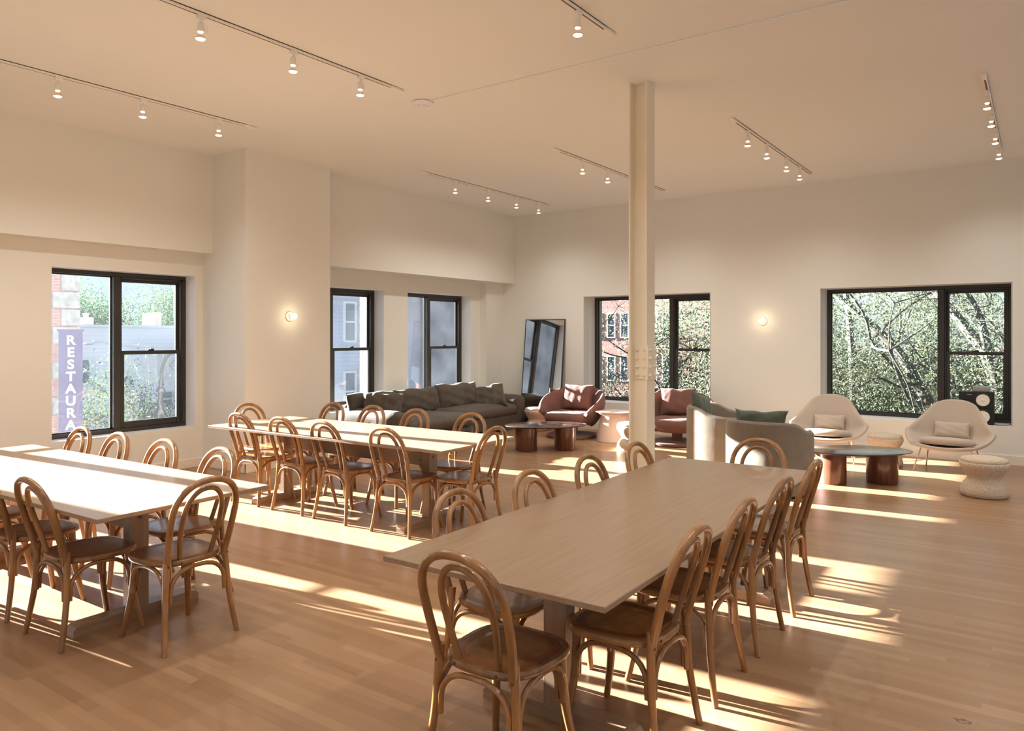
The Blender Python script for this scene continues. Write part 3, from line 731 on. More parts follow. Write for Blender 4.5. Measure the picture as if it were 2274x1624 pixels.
# hourglass boucle stools
def make_stool():
    bm = bmesh.new()
    prof = [(.001, 0), (.205, 0), (.222, .012), (.228, .05), (.215, .10), (.180, .150), (.158, .178), (.155, .19), (.170, .215), (.205, .262), (.228, .305), (.234, .33), (.228, .352), (.222, .354), (.226, .360), (.212, .385), (.15, .398), (.001, .402)]
    lathe(bm, prof, 48, sx=1.0, sy=.96)
    return finish(bm, 'hourglass_stool', m_boucle, ang=1.2)
S = make_stool(); S.location = (9.05, .47, 0)
def stool(o, x, y, s, lab): o.location = (x, y, 0); o.scale = (s, s, 1); tag(o, lab, 'stool', 'hourglass boucle stools')
stool(S, 9.05, .47, 1, 'hourglass boucle stool at the far right, nearest the camera on bare floor')
for x, y, s, lab in ((10.43, 1.60, .93, 'hourglass boucle stool between the two oatmeal lounge chairs'), (9.72, 4.78, .93, 'sunlit white hourglass boucle stool half hidden behind the steel column'),
                     (10.82, 7.12, .95, 'hourglass boucle stool in front of the leaning mirror')):
    o = S.copy(); C.objects.link(o); stool(o, x, y, s, lab)

# blush side tables
def side_table(x, y, s, h, lab):
    root = empty('pedestal_side_table', (x, y, 0)); tag(root, lab, 'side table', 'blush pedestal side tables')
    bm = bmesh.new(); lathe(bm, [(.001, 0), (.265, 0), (.27, .006), (.265, .03), (.215, h - .10), (.20, h - .07), (.215, h - .05), (.25, h - .03), (.24, h - .022)], 48, sx=s, sy=s); finish(bm, 'pedestal', m_pink, root)
    bm = bmesh.new(); lathe(bm, [(.001, h - .024), (.25, h - .024), (.285, h - .010), (.288, h - .004), (.284, h), (.001, h)], 48, sx=s, sy=s); finish(bm, 'round_top', m_pink, root)
side_table(10.42, 5.42, 1, .46, 'blush pink round pedestal side table between the two mauve armchairs')
side_table(6.62, 7.12, .75, .55, 'blush round side table by the sofa arm, behind the middle dining table')

# ------------------------------------------------------------------ mauve swivel armchairs
def mauve_chair(loc, deg, lab, seed):
    root = empty('swivel_armchair', (loc[0], loc[1], 0), math.radians(deg)); tag(root, lab, 'armchair', 'mauve suede swivel armchairs')
    # base slab with cut corners, post
    bm = bmesh.new(); pl = []
    for k in range(40):
        a = 2 * PI * k / 40; c, s = math.cos(a), math.sin(a); e = 2 / 3.0
        pl.append((.37 * abs(c) ** e * (1 if c > 0 else -1), .37 * abs(s) ** e * (1 if s > 0 else -1)))
    loft(bm, [[(x * f, y * f, z) for x, y in pl] for f, z in ((.97, 0), (1, .012), (1, .042), (.96, .056), (.5, .06))]); finish(bm, 'base', m_mauve, root)
    bm = bmesh.new(); box(bm, (-.075, -.075, .05), (.075, .075, .22), 0, .01, 2); finish(bm, 'post', m_mauve, root)
    # shell: a thick band swept round the back, high at the back, dropping to pointed arm tips at the front
    bm = bmesh.new(); rings = []; nU = 40
    for i in range(nU + 1):
        t = -1 + 2 * i / nU; a = t * 2.18; back = math.cos(a * .72); 
        front = max(0, (abs(t) - .55) / .45)
        ztop = .42 + .35 * (max(0, math.cos(t * 1.50)) ** .9) + .05 * abs(t) - .06 * front ** 2
        zbot = .17 + .16 * front ** 1.7
        rtop = .53 - .04 * abs(t); rbot = .30 + .05 * abs(t)
        th = .055 + .02 * (1 - abs(t))
        ring = []
        for k in range(16):
            b = 2 * PI * k / 16; 
            h = (1 - math.cos(b)) / 2              # 0 bottom, 1 top
            side = math.sin(b)
            zz = zbot + (ztop - zbot) * h
            rr = rbot + (rtop - rbot) * math.sin(h * PI / 2) ** .9 + side * th
            if h > .85: rr += 0
            x = -math.cos(a) * rr * 1.0 + .02; y = math.sin(a) * rr
            ring.append((x, y, zz))
        rings.append(ring)
    loft(bm, rings); finish(bm, 'shell', m_mauve, root, ang=1.3)
    bm = bmesh.new(); loft(bm, [[(.02 + r * math.cos(a) * 1.04, r * math.sin(a), z) for a in np.linspace(0, 2 * PI, 36, endpoint=False)] for r, z in ((.10, .20), (.30, .205), (.365, .25), (.38, .285))]); finish(bm, 'under_seat', m_mauve, root)
    bm = bmesh.new(); rr = []
    for f, z in ((.86, .27), (.97, .285), (1.0, .32), (.985, .365), (.90, .40), (.7, .415), (.35, .42), (.02, .422)):
        ring = []
        for k in range(48):
            a = 2 * PI * k / 48; c, s = math.cos(a), math.sin(a); e = 2 / 2.7
            ring.append((.06 + .375 * f * abs(c) ** e * (1 if c > 0 else -1), .385 * f * abs(s) ** e * (1 if s > 0 else -1), z + .006 * math.sin(5 * a) * f))
        rr.append(ring)
    loft(bm, rr); finish(bm, 'seat_cushion', m_mauve, root, ang=1.3)
    bm = bmesh.new()
    M = Matrix.Translation((-.235, 0, .615)) @ Matrix.Rotation(-.30, 4, 'Y') @ Matrix.Rotation(PI / 2, 4, 'Z')
    pillow(bm, .54, .45, .20, M, seed=seed, wr=.9, pin=.10); finish(bm, 'back_pillow', m_mauve, root, ang=1.3)
    return root
mauve_chair((10.45, 6.20), 184, 'mauve suede swivel armchair with square pillow, left one, beside the mirror', 3)
mauve_chair((10.62, 4.46), 200, 'mauve suede swivel armchair with square pillow, right one, just right of the steel column', 8)

# ------------------------------------------------------------------ taupe barrel chairs
def barrel(loc, deg, lab, cushion, seed):
    root = empty('barrel_chair', (loc[0], loc[1], 0), math.radians(deg)); tag(root, lab, 'armchair', 'taupe velvet barrel chairs')
    bm = bmesh.new(); rings = []; nU = 56; R = .425
    for i in range(nU + 1):
        t = -1 + 2 * i / nU; a = t * 2.25
        zt = .765 - .115 * (1 / (1 + math.exp(-(abs(t) - .62) * 16)))
        c, s = math.cos(a), math.sin(a); e = 2 / 2.4
        dx = -abs(c) ** e * (1 if c > 0 else -1); dy = abs(s) ** e * (1 if s > 0 else -1)
        th = .075 if abs(t) < .97 else .06
        prof = [(R, .03), (R, zt - .045), (R - .008, zt - .022), (R - .014, zt - .020), (R - .020, zt - .006), (R - th * .5, zt), (R - th + .012, zt - .010), (R - th, zt - .03), (R - th, .28), (R - th, .03)]
        rings.append([(dx * r, dy * r, z) for r, z in prof])
    loft(bm, rings); finish(bm, 'wraparound_back', m_taupe, root, ang=.9)
    bm = bmesh.new()
    lathe(bm, [(.36, .03), (.375, .05), (.375, .26)], 44); finish(bm, 'seat_base', m_taupe, root)
    bm = bmesh.new(); lathe(bm, [(.30, .25), (.352, .27), (.36, .32), (.352, .375), (.31, .40), (.18, .415), (.001, .42)], 44, c=(.025, 0, 0)); finish(bm, 'seat_cushion', m_taupe, root)
    bm = bmesh.new(); lathe(bm, [(.001, 0), (.36, 0), (.36, .032), (.001, .032)], 40); finish(bm, 'plinth', m_dark, root)
    return root
barrel((9.22, 3.27), -88, 'taupe velvet barrel chair farther from camera, its left flank sunlit', 0, 1)
barrel((8.03, 2.34), -8, 'taupe velvet barrel chair nearer to camera, its back behind the right dining table', 0, 2)
def green_pillow(M, w, h, t, lab, seed):
    bm = bmesh.new(); pillow(bm, w, h, t, M, seed=seed, wr=1.0, pin=.14); o = finish(bm, 'throw_pillow', m_green, ang=1.3); tag(o, lab, 'pillow', 'green velvet throw pillows')
green_pillow(Matrix.Translation((9.17, 3.50, .665)) @ Matrix.Rotation(math.radians(4), 4, 'Z') @ Matrix.Rotation(-.30, 4, 'X') @ Matrix.Rotation(.22, 4, 'Y'), .50, .50, .15, 'green velvet square throw pillow standing up in the farther barrel chair', 4)
green_pillow(Matrix.Translation((7.80, 2.37, .70)) @ Matrix.Rotation(math.radians(82), 4, 'Z') @ Matrix.Rotation(.25, 4, 'X') @ Matrix.Rotation(.03, 4, 'Y'), .58, .36, .15, 'green velvet lumbar pillow peeking over the nearer barrel chair', 5)

# ------------------------------------------------------------------ oatmeal shell lounge chairs
def womb(loc, deg, lab, seed):
    root = empty('shell_lounge_chair', (loc[0], loc[1], 0), math.radians(deg)); tag(root, lab, 'lounge chair', 'oatmeal shell lounge chairs')
    # outline spine: v goes from front lip up the back; half width and arm lift vary
    V = [  # x, z, halfwidth, lift at edge, forward pull at edge
        (.37, .305, .29, .035, -.02), (.31, .288, .35, .06, .02), (.17, .275, .405, .10, .05), (.03, .268, .445, .145, .09), (-.11, .285, .465, .17, .15), (-.205, .355, .465, .125, .21), (-.26, .455, .42, .065, .21), (-.305, .57, .355, .025, .16),
        (-.34, .68, .29, .0, .09), (-.37, .775, .225, -.01, .05), (-.385, .825, .150, -.02, .025)]
    pts = [Vector((p[0], p[1], p[2])) for p in V]; ext = [Vector((p[3], p[4], 0)) for p in V]
    A = bezier_pts(pts, 4); B = bezier_pts(ext, 4); nu = 24
    bm = bmesh.new(); grid = []
    for a, b in zip(A, B):
        row = []
        for j in range(nu + 1):
            u = -1 + 2 * j / nu; q = abs(u) ** 2.2
            row.append(Vector((a.x + b.y * q, u * a.z, a.y + b.x * q)))
        grid.append(row)
    nv = len(grid)
    def nrm(i, j):
        du = grid[i][min(j + 1, nu)] - grid[i][max(j - 1, 0)]; dv = grid[min(i + 1, nv - 1)][j] - grid[max(i - 1, 0)][j]
        n = du.cross(dv); return n.normalized() if n.length > 1e-9 else Vector((0, 0, 1))
    th = .021
    top = [[bm.verts.new(grid[i][j] + nrm(i, j) * th) for j in range(nu + 1)] for i in range(nv)]
    bot = [[bm.verts.new(grid[i][j] - nrm(i, j) * th) for j in range(nu + 1)] for i in range(nv)]
    for i in range(nv - 1):
        for j in range(nu):
            bm.faces.new((top[i][j], top[i][j + 1], top[i + 1][j + 1], top[i + 1][j])); bm.faces.new((bot[i][j], bot[i + 1][j], bot[i + 1][j + 1], bot[i][j + 1]))
    loopi = [(i, 0) for i in range(nv)] + [(nv - 1, j) for j in range(1, nu + 1)] + [(i, nu) for i in range(nv - 2, -1, -1)] + [(0, j) for j in range(nu - 1, 0, -1)]
    mid = []
    for (i, j) in loopi:
        c = Vector((-.02, 0, .45)); g = grid[i][j]; d = (g - c); nn = nrm(i, j); d = d - nn * d.dot(nn); d.normalize(); mid.append(bm.verts.new(g + d * th * .8))
    L = len(loopi)
    for k in range(L):
        a, b = loopi[k], loopi[(k + 1) % L]
        bm.faces.new((top[a[0]][a[1]], top[b[0]][b[1]], mid[(k + 1) % L], mid[k])); bm.faces.new((mid[k], mid[(k + 1) % L], bot[b[0]][b[1]], bot[a[0]][a[1]]))
    finish(bm, 'shell', m_oat, root, ang=1.4)
    bm = bmesh.new(); rr = []
    for f, z in ((.80, -.045), (.96, -.040), (1, -.005), (.96, .028), (.80, .044), (.4, .052), (.02, .054)):
        ring = []
        for k in range(44):
            a = 2 * PI * k / 44; c, s = math.cos(a), math.sin(a); e = 2 / 2.6
            x = .245 * f * abs(c) ** e * (1 if c > 0 else -1); y = .29 * f * abs(s) ** e * (1 if s > 0 else -1)
            ring.append((.125 + x, y * (1 + .0 * x), .368 + z + x * .11))
        rr.append(ring)
    loft(bm, rr); finish(bm, 'seat_cushion', m_oat, root, ang=1.3)
    bm = bmesh.new(); pillow(bm, .39, .21, .11, Matrix.Translation((-.155, 0, .475)) @ Matrix.Rotation(-.30, 4, 'Y') @ Matrix.Rotation(PI / 2, 4, 'Z'), seed=seed, wr=.5, pin=.05); finish(bm, 'lumbar_pillow', m_oat, root, ang=1.3)
    for sx, sy in ((1, -1), (1, 1), (-1, -1), (-1, 1)):
        bm = bmesh.new(); tube(bm, [(.20 * sx + .02, .25 * sy, .325), (.28 * sx, .34 * sy, 0)] if sx > 0 else [(-.15, .25 * sy, .325), (-.25, .30 * sy, 0)], .0085, 10); finish(bm, 'leg', m_brass, root)
    bm = bmesh.new()
    for sy in (-1, 1): tube(bm, [(.22, .25 * sy, .318), (-.15, .25 * sy, .292)], .0075, 8)
    tube(bm, [(.20, -.25, .312), (.20, .25, .312)], .0075, 8); tube(bm, [(-.13, -.25, .292), (-.13, .25, .292)], .0075, 8)
    finish(bm, 'leg_frame', m_brass, root)
    return root
womb((10.48, 2.29), 186, 'oatmeal shell lounge chair on thin brass legs, left one, seat in sunlight', 11)
womb((10.46, .90), 175, 'oatmeal shell lounge chair on thin brass legs, right one, before the loudspeakers', 12)

# ------------------------------------------------------------------ sofa
def soft_box(name, a, b, r, mat, parent, seed=0, amp=.006, crown=.02):
    bm = bmesh.new(); bmesh.ops.create_cube(bm, size=2.0); bmesh.ops.subdivide_edges(bm, edges=bm.edges[:], cuts=11, use_grid_fill=True)
    cx = [(a[i] + b[i]) / 2 for i in range(3)]; hx = [(b[i] - a[i]) / 2 for i in range(3)]
    rd = random.Random(seed); ph = [rd.uniform(0, 6.28) for _ in range(6)]
    for v in bm.verts:
        p = v.co.copy(); q = Vector([p[i] * hx[i] for i in range(3)])
        inner = Vector([max(-(hx[i] - r), min(hx[i] - r, q[i])) for i in range(3)]); d = q - inner
        if d.length > 1e-6:
            k = max(abs(d[i]) for i in range(3)); dd = d.normalized(); q = inner + dd * min(r, d.length if k < r * .99 else r)
        fx, fy, fz = (1 - p[0] ** 2), (1 - p[1] ** 2), (1 - p[2] ** 2)
        q.z += crown * fx * fy * (1 if p[2] > 0 else -.4 * 0) * max(0, p[2]); q.y += crown * fx * fz * p[1] * .6; q.x += crown * fy * fz * p[0] * .6
        q += Vector((math.sin(11 * q.y + ph[0]) , math.sin(10 * q.x + 7 * q.z + ph[1]), math.sin(12 * q.x + 5 * q.y + ph[2]))) * amp
        v.co = Vector(cx) + q
    return finish(bm, name, mat, parent, ang=1.5)
def sofa():
    X0, X1, YB, YF, YC, XC = 7.28, 10.92, 8.24, 7.42, 7.0, 8.95
    root = empty('sofa', ((X0 + X1) / 2, 7.8, 0)); tag(root, 'long olive-brown velvet sectional sofa with loose cushions under the left wall windows', 'sofa')
    P = []
    def sb(n, a, b, r, **k):
        o = soft_box(n, a, b, r, m_sofa, None, **k); P.append(o); return o
    sb('base', (X0 + .05, YC + .03, .05), (XC, YB - .02, .27), .03, amp=.001, crown=0, seed=1)
    sb('base', (XC - .02, YF + .03, .05), (X1 - .05, YB - .02, .27), .03, amp=.001, crown=0, seed=2)
    sb('arm', (X0, YC + .04, .08), (X0 + .24, YB, .60), .10, amp=.003, crown=.012, seed=3)
    sb('arm', (X1 - .22, YF - .02, .08), (X1, YB, .585), .09, amp=.003, crown=.012, seed=4)
    sb('back', (X0 + .1, YB - .16, .08), (X1 - .1, YB + .03, .66), .07, amp=.003, crown=.01, seed=5)
    sb('seat_cushion', (X0 + .24, YC, .26), (XC, YB - .15, .455), .08, amp=.005, crown=.03, seed=6)
    sb('seat_cushion', (XC, YF, .26), (X1 - .22, YB - .15, .455), .08, amp=.005, crown=.035, seed=7)
    xs = [(7.30, 8.27, .79), (8.22, 9.21, .79), (9.16, 10.18, .82)]
    for i, (a, b, zt) in enumerate(xs):
        bm = bmesh.new(); M = Matrix.Translation(((a + b) / 2, YB - .25 - (.03 if i == 2 else 0), (zt + .42) / 2)) @ Matrix.Rotation(-.20, 4, 'X')
        pillow(bm, (b - a) * 1.03, zt - .37, .27, M, seed=20 + i, wr=2.0, pin=.04); P.append(finish(bm, 'back_cushion', m_sofa, None, ang=1.4))
    for i, (x, y, z, rz, tl, w_, h_) in enumerate(((7.60, 7.62, .60, -.85, -.32, .58, .48), (10.22, 7.72, .575, -1.0, -.45, .60, .44))):
        bm = bmesh.new(); M = Matrix.Translation((x, y, z)) @ Matrix.Rotation(rz, 4, 'Z') @ Matrix.Rotation(tl, 4, 'X') @ Matrix.Rotation(.06 - .3 * i, 4, 'Y')
        pillow(bm, w_, h_, .24, M, seed=30 + i, wr=2.0, pin=.08); P.append(finish(bm, 'loose_pillow', m_sofa, None, ang=1.4))
    bm = bmesh.new()
    for x, y in ((X0 + .12, YC + .12), (XC - .1, YC + .12), (X1 - .1, YF + .08), (X0 + .12, YB - .1), (X1 - .1, YB - .1)):
        o = None; box(bm, (x - .03, y - .03, 0), (x + .03, y + .03, .07), 0, .004, 1)
    P.append(finish(bm, 'feet', m_dark))
    for p in P:
        p.parent = root; p.matrix_parent_inverse = Matrix.Translation(root.location).inverted()
sofa()

# ------------------------------------------------------------------ leaning mirror
def mirror():
    ya, yb_ = 6.955, 7.815; ym = (ya + yb_) / 2; xt = xb(ym) - .015; xl = xt - .20; h = 1.93; L = math.hypot(h, .20)
    root = empty('leaning_mirror', (xl, ym, 0), SL * -1); tag(root, 'tall thin-framed floor mirror leaning on the back wall near the corner', 'mirror')
    M = Matrix.Rotation(math.atan2(.20, h), 4, 'Y'); hw = (yb_ - ya) / 2
    bm = bmesh.new()
    for a, b in (((-.012, -hw, 0), (.022, -hw + .012, L)), ((-.012, hw - .012, 0), (.022, hw, L)), ((-.012, -hw, L - .012), (.022, hw, L)), ((-.012, -hw, 0), (.022, hw, .012))): box(bm, a, b, 0, .002, 1, M)
    box(bm, (.012, -hw, 0), (.020, hw, L), 0, 0, 1, M)
    finish(bm, 'frame', m_dark, root)
    bm = bmesh.new(); box(bm, (-.004, -hw + .011, .011), (.004, hw - .011, L - .011), 0, 0, 1, M); finish(bm, 'mirror_glass', m_mirror, root)
mirror()

# ------------------------------------------------------------------ loudspeakers on the sill
def speaker(z, lab, flip):
    x, y = xb(.68) + .02, .68
    root = empty('loudspeaker', (x, y, z)); tag(root, lab, 'loudspeaker', 'black bookshelf loudspeakers')
    bm = bmesh.new(); box(bm, (0, -.195, 0), (.21, .195, .212), 0, .004, 1); finish(bm, 'cabinet', m_black, root)
    R = Matrix.Rotation(-PI / 2, 4, 'Y')
    def disc(n, prof, yy, zz, mat): 
        bm = bmesh.new(); lathe(bm, prof, 36, M=Matrix.Translation((0, yy, zz)) @ R); return finish(bm, n, mat, root)
    disc('woofer_surround', [(.092, 0), (.092, .004), (.086, .008), (.076, .007), (.074, .002)], -.075, .106, m_black)
    disc('woofer_cone', [(.076, .006), (.074, .007), (.03, -.0), (.029, .0015), (.027, .006), (.012, .013), (.001, .014)], -.075, .106, m_cone)
    disc('tweeter', [(.050, 0), (.050, .003), (.030, .003), (.028, .001), (.017, .001), (.013, .008), (.001, .012)], .110, .085, m_black)
    bm = bmesh.new(); box(bm, (-.0015, .05, .168), (0, .10, .176)); finish(bm, 'badge', m_grey, root)
    return root
speaker(.482, 'black loudspeaker with pale cone, lower of the two stacked on the right window sill', 0)
speaker(.696, 'black loudspeaker with pale cone, upper of the two stacked on the right window sill', 1)
root = empty('amplifier_box', (xb(.64) + .04, .625, .910)); tag(root, 'small silver amplifier box on top of the stacked loudspeakers', 'amplifier')
bm = bmesh.new(); box(bm, (0, -.095, 0), (.16, .095, .066), 0, .006, 2); finish(bm, 'case', m_grey, root)
bm = bmesh.new(); lathe(bm, [(.012, 0), (.012, .008), (.001, .009)], 20, M=Matrix.Translation((0, -.065, .03)) @ Matrix.Rotation(-PI / 2, 4, 'Y')); finish(bm, 'knob', m_grey, root)
bm = bmesh.new(); xx = xb(.4)
tube(bm, bezier_pts([(xx + .12, .478, .487), (xx + .05, .44, .488), (xx + .04, .38, .487), (xx + .10, .33, .487), (xx + .30, .31, .487)], 8), .004, 6)
o = finish(bm, 'speaker_cable', m_black); tag(o, 'black cable curling on the window sill beside the loudspeakers', 'cable')
bm = bmesh.new(); tube(bm, bezier_pts([(11.30, 1.95, .004), (10.95, 1.80, .004), (10.86, 1.55, .004), (11.0, 1.35, .004), (11.32, 1.22, .004)], 8), .0035, 6)
o = finish(bm, 'floor_cable', m_white); tag(o, 'thin pale cable on the floor behind the left oatmeal lounge chair', 'cable')
bm = bmesh.new(); rd = random.Random(5)
# ------------------------------------------------------------------ outdoors
GZ = -5.6
bm = bmesh.new(); box(bm, (-80, 9.1, GZ - .2), (140, 140, GZ)); box(bm, (12.2, -90, GZ - .2), (140, 9.1, GZ)); o = struct(finish(bm, 'street_ground', m_concrete, smooth=False))
def facade_window(root, M, u, z, wd, ht, blind=False):
    f = bmesh.new(); t = .07
    for a, b in (((u - t, -.06, z - t), (u + wd + t, .02, z)), ((u - t, -.06, z + ht), (u + wd + t, .02, z + ht + t)), ((u - t, -.06, z), (u, .02, z + ht)), ((u + wd, -.06, z), (u + wd + t, .02, z + ht)), ((u, -.05, z + ht * .5 - .03), (u + wd, .0, z + ht * .5 + .03))): box(f, a, b, 0, 0, 1, M)
    fo = finish(f, 'window', m_wtrim, root, smooth=False)
    g = bmesh.new(); box(g, (u, -.02, z), (u + wd, .03, z + ht), 0, 0, 1, M); finish(g, 'pane', m_wtrim if blind else m_sky_glass, fo, smooth=False)
def building(name, x0, x1, y0, y1, zt, mat, lab, wins=(), roofw=0, mx=None):
    root = empty(name, (0, 0, 0)); tag(root, lab, 'building')
    bm = bmesh.new(); box(bm, (x0, y0, GZ), (x1, y1, zt)); finish(bm, 'walls', mat, root, smooth=False)
    if roofw: bm = bmesh.new(); box(bm, (x0 - .1, y0 - .12, zt), (x1 + .1, y1, zt + roofw)); finish(bm, 'cornice', m_wtrim if roofw < .2 else m_stone, root, smooth=False)
    for wv in wins:
        M = Matrix.Translation((0, y0, 0)) if wv[0] == 'y' else Matrix.Translation((x0, 0, 0)) @ Matrix.Rotation(-PI / 2, 4, 'Z')
        if wv[0] == 'x': facade_window(root, M, -wv[1] - wv[3], wv[2], wv[3], wv[4])
        else: facade_window(root, M, *wv[1:])
    return root
# through the left window
def at(px, py, d):
    fw = Vector((math.cos(YAW), math.sin(YAW), 0)); rt = Vector((math.sin(YAW), -math.cos(YAW), 0))
    return Vector((0, 0, H)) + (fw + rt * ((px - 1137) / 1660) + Vector((0, 0, 1)) * ((743.6 - py) / 1660)) * d
b = building('corner_brick_building', 4.5, 9.15, 20.0, 27, 3.55, m_brickw, 'aged brick corner building with pale stone quoins, behind the restaurant sign in the left window', [('y', 6.7, -.4, .35, 2.6)])
bm = bmesh.new()
for i in range(16):
    wq = .62 if i % 2 else .42
    box(bm, (9.17 - wq, 19.95, -3.4 + i * .44), (9.19, 20.2, -3.0 + i * .44))
finish(bm, 'quoins', m_stone, b, smooth=False)
b = building('white_clapboard_house', 11.5, 18.6, 29.2, 40, 1.93, m_side_w, 'pale blue-white clapboard house with flat roof seen through the left window', [('y', 13.35, -.15, .42, .85, False), ('y', 16.45, .0, .42, .85, True), ('y', 16.65, -1.25, .4, .55, False)], .10)
bm = bmesh.new(); box(bm, (14.35, 31, 2.0), (14.8, 31.5, 2.34)); lathe(bm, [(.09, 0), (.09, .14), (.13, .15), (.13, .19)], 12, c=(14.6, 31.2, 2.33)); finish(bm, 'roof_vent', m_wtrim, b, smooth=False)
bm = bmesh.new(); box(bm, (17.35, 31, 2.0), (17.62, 31.3, 2.62)); finish(bm, 'chimney', m_brick, b, smooth=False)
bm = bmesh.new(); box(bm, (17.0, 31, 2.0), (17.3, 31.4, 2.55)); finish(bm, 'roof_hatch', m_wtrim, b, smooth=False)
b = building('grey_slatted_house', 17.0, 20.6, 25.2, 28.5, 2.0, m_side_g, 'grey house with stepped slatted parapet at the right of the left window', [('y', 18.0, -.6, .5, 1.1, False)])
bm = bmesh.new()
for i, (xa, xc, zz) in enumerate(((17.0, 17.7, 2.18), (17.7, 18.6, 2.05), (18.6, 20.7, 2.40))):
    box(bm, (xa, 25.05, 1.0), (xc, 25.3, zz))
    for kx in range(8): box(bm, (xa, 24.98, 1.02 + kx * .17), (xc, 25.06, 1.07 + kx * .17)) if 1.07 + kx * .17 < zz else None
finish(bm, 'parapet', m_wtrim, b, smooth=False)
bm = bmesh.new(); box(bm, (16.5, 25.0, 1.15), (17.0, 26, 1.45)); tube(bm, [(16.75, 25, 1.2), (16.75, 25, GZ)], .06, 8); finish(bm, 'downpipe', m_wtrim, b)
# restaurant sign
d = 17.2; P = at(157, 742, d); zt = P.z + .06
root = empty('restaurant_sign', (P.x, P.y, GZ)); tag(root, 'violet vertical street sign with white capital letters reading RESTAURANT', 'sign')
rzs = math.atan2(P.y, P.x) - PI / 2
root.rotation_euler = (0, 0, rzs)
bm = bmesh.new(); box(bm, (-.24, 0, P.z - GZ - 2.85), (.24, .12, zt - GZ)); box(bm, (-.27, -.01, zt - GZ), (.27, .13, zt - GZ + .05)); finish(bm, 'sign_board', m_sign, root, smooth=False)
for i, chh in enumerate('RESTAURANT'):
    cu = bpy.data.curves.new('t', 'FONT'); cu.body = chh; cu.size = .295; cu.align_x = 'CENTER'; cu.extrude = .008; cu.offset = .010
    to = bpy.data.objects.new('tmp', cu); C.objects.link(to); bpy.context.view_layer.update()
    me = bpy.data.meshes.new_from_object(to.evaluated_get(bpy.context.evaluated_depsgraph_get())); bpy.data.objects.remove(to)
    me.materials.clear(); me.materials.append(m_signl)
    lo = bpy.data.objects.new('letter', me); C.objects.link(lo); lo.parent = root; lo.rotation_euler = (PI / 2, 0, 0); lo.location = (0, -.014, zt - GZ - .30 - i * .279)
bm = bmesh.new(); tube(bm, [(0, .06, 0), (0, .06, zt - GZ - 2.8)], .05, 10); finish(bm, 'mounting_post', m_dark, root)
# ornate street lamp
P = at(352, 940, 15.0)
root = empty('ornate_street_lamp', (P.x, P.y, GZ), math.atan2(P.y, P.x) - PI / 2); tag(root, 'ornate scrolled cast iron street lamp at the lower right of the left window', 'street lamp')
zb = -GZ
bm = bmesh.new(); tube(bm, [(0, 0, 0), (0, 0, zb - .2), (.02, 0, zb + .1), (.05, 0, zb + .75)] , [.09, .07, .05, .04], 10)
lathe(bm, [(.12, 0), (.12, .05), (.07, .12), (.05, .2)], 12, c=(.03, 0, zb + .05)); lathe(bm, [(.09, 0), (.09, .04), (.05, .1)], 12, c=(.04, 0, zb + .5)); finish(bm, 'post', m_dark, root)
bm = bmesh.new(); tube(bm, bezier_pts([(.05, 0, zb + .6), (.06, 0, zb + .95), (.16, 0, zb + 1.22), (.30, 0, zb + 1.28), (.43, 0, zb + 1.15), (.44, 0, zb + .75), (.44, 0, zb + .45)], 6), .03, 8)
sp = [(.28 + (.15 - .015 * k) * math.cos(k * .55), 0, zb + 1.0 + (.15 - .013 * k) * math.sin(k * .55)) for k in range(10)]; tube(bm, bezier_pts(sp, 3), .018, 6); finish(bm, 'scroll_arm', m_dark, root)
bm = bmesh.new(); lathe(bm, [(.02, .32), (.05, .28), (.06, .2), (.13, .08), (.15, .0)], 16, c=(.44, 0, zb + .12)); finish(bm, 'lamp_shade', m_dark, root)
bm = bmesh.new(); lathe(bm, [(.13, .02), (.125, -.05), (.09, -.11), (.01, -.14)], 16, c=(.44, 0, zb + .12)); finish(bm, 'lamp_globe', m_wtrim, root)
# cobra lamp arm in front of the white house
P = at(200, 764, 24); root = empty('street_light_arm', (P.x, P.y, GZ)); tag(root, 'slim grey street light arm in front of the clapboard house', 'street light')
bm = bmesh.new(); tube(bm, bezier_pts([(0, 0, P.z - GZ), (.35, 0, P.z - GZ + .06), (1.2, 0, P.z - GZ - .08), (1.9, 0, P.z - GZ - .12)], 6), .03, 6); tube(bm, [(1.9, 0, P.z - GZ - .10), (1.9, 0, 0)], .06, 8); finish(bm, 'pole', m_wtrim, root)
bm = bmesh.new(); lathe(bm, [(.02, .04), (.09, .0), (.02, -.03)], 12, c=(-.05, 0, P.z - GZ), sx=2.0); finish(bm, 'lamp_head', m_wtrim, root)
# through the second and third windows
b = building('blue_clapboard_house', 17.6, 22.6, 20.5, 30, 5.2, m_side_b, 'blue-grey clapboard house with bay seen through the second window', [('y', 19.35, -.0 + 1.62 - .25, .58, 1.35, False), ('y', 19.35, -1.25, .58, 1.5, False), ('y', 21.0, 1.4, .58, 1.35, False)])
bm = bmesh.new(); box(bm, (17.2, 19.9, GZ), (18.75, 20.6, 2.9)); box(bm, (17.1, 19.8, 2.9), (18.85, 20.6, 3.05)); finish(bm, 'bay', m_side_b, b, smooth=False)
for zz in (1.45, -1.0): facade_window(b, Matrix.Translation((0, 19.9, 0)), 18.0, zz, .45, 1.3)
b = building('party_wall_building', 23.4, 34, 20.0, 30, 6.5, m_brickp, 'windowless muted brick wall filling the third window')
bm = bmesh.new(); box(bm, (26.4, 19.9, 1.6), (27.6, 20.05, 2.9)); box(bm, (26.3, 19.9, -1.0), (27.4, 20.05, .6)); finish(bm, 'painted_patch', m_stone, b, smooth=False)
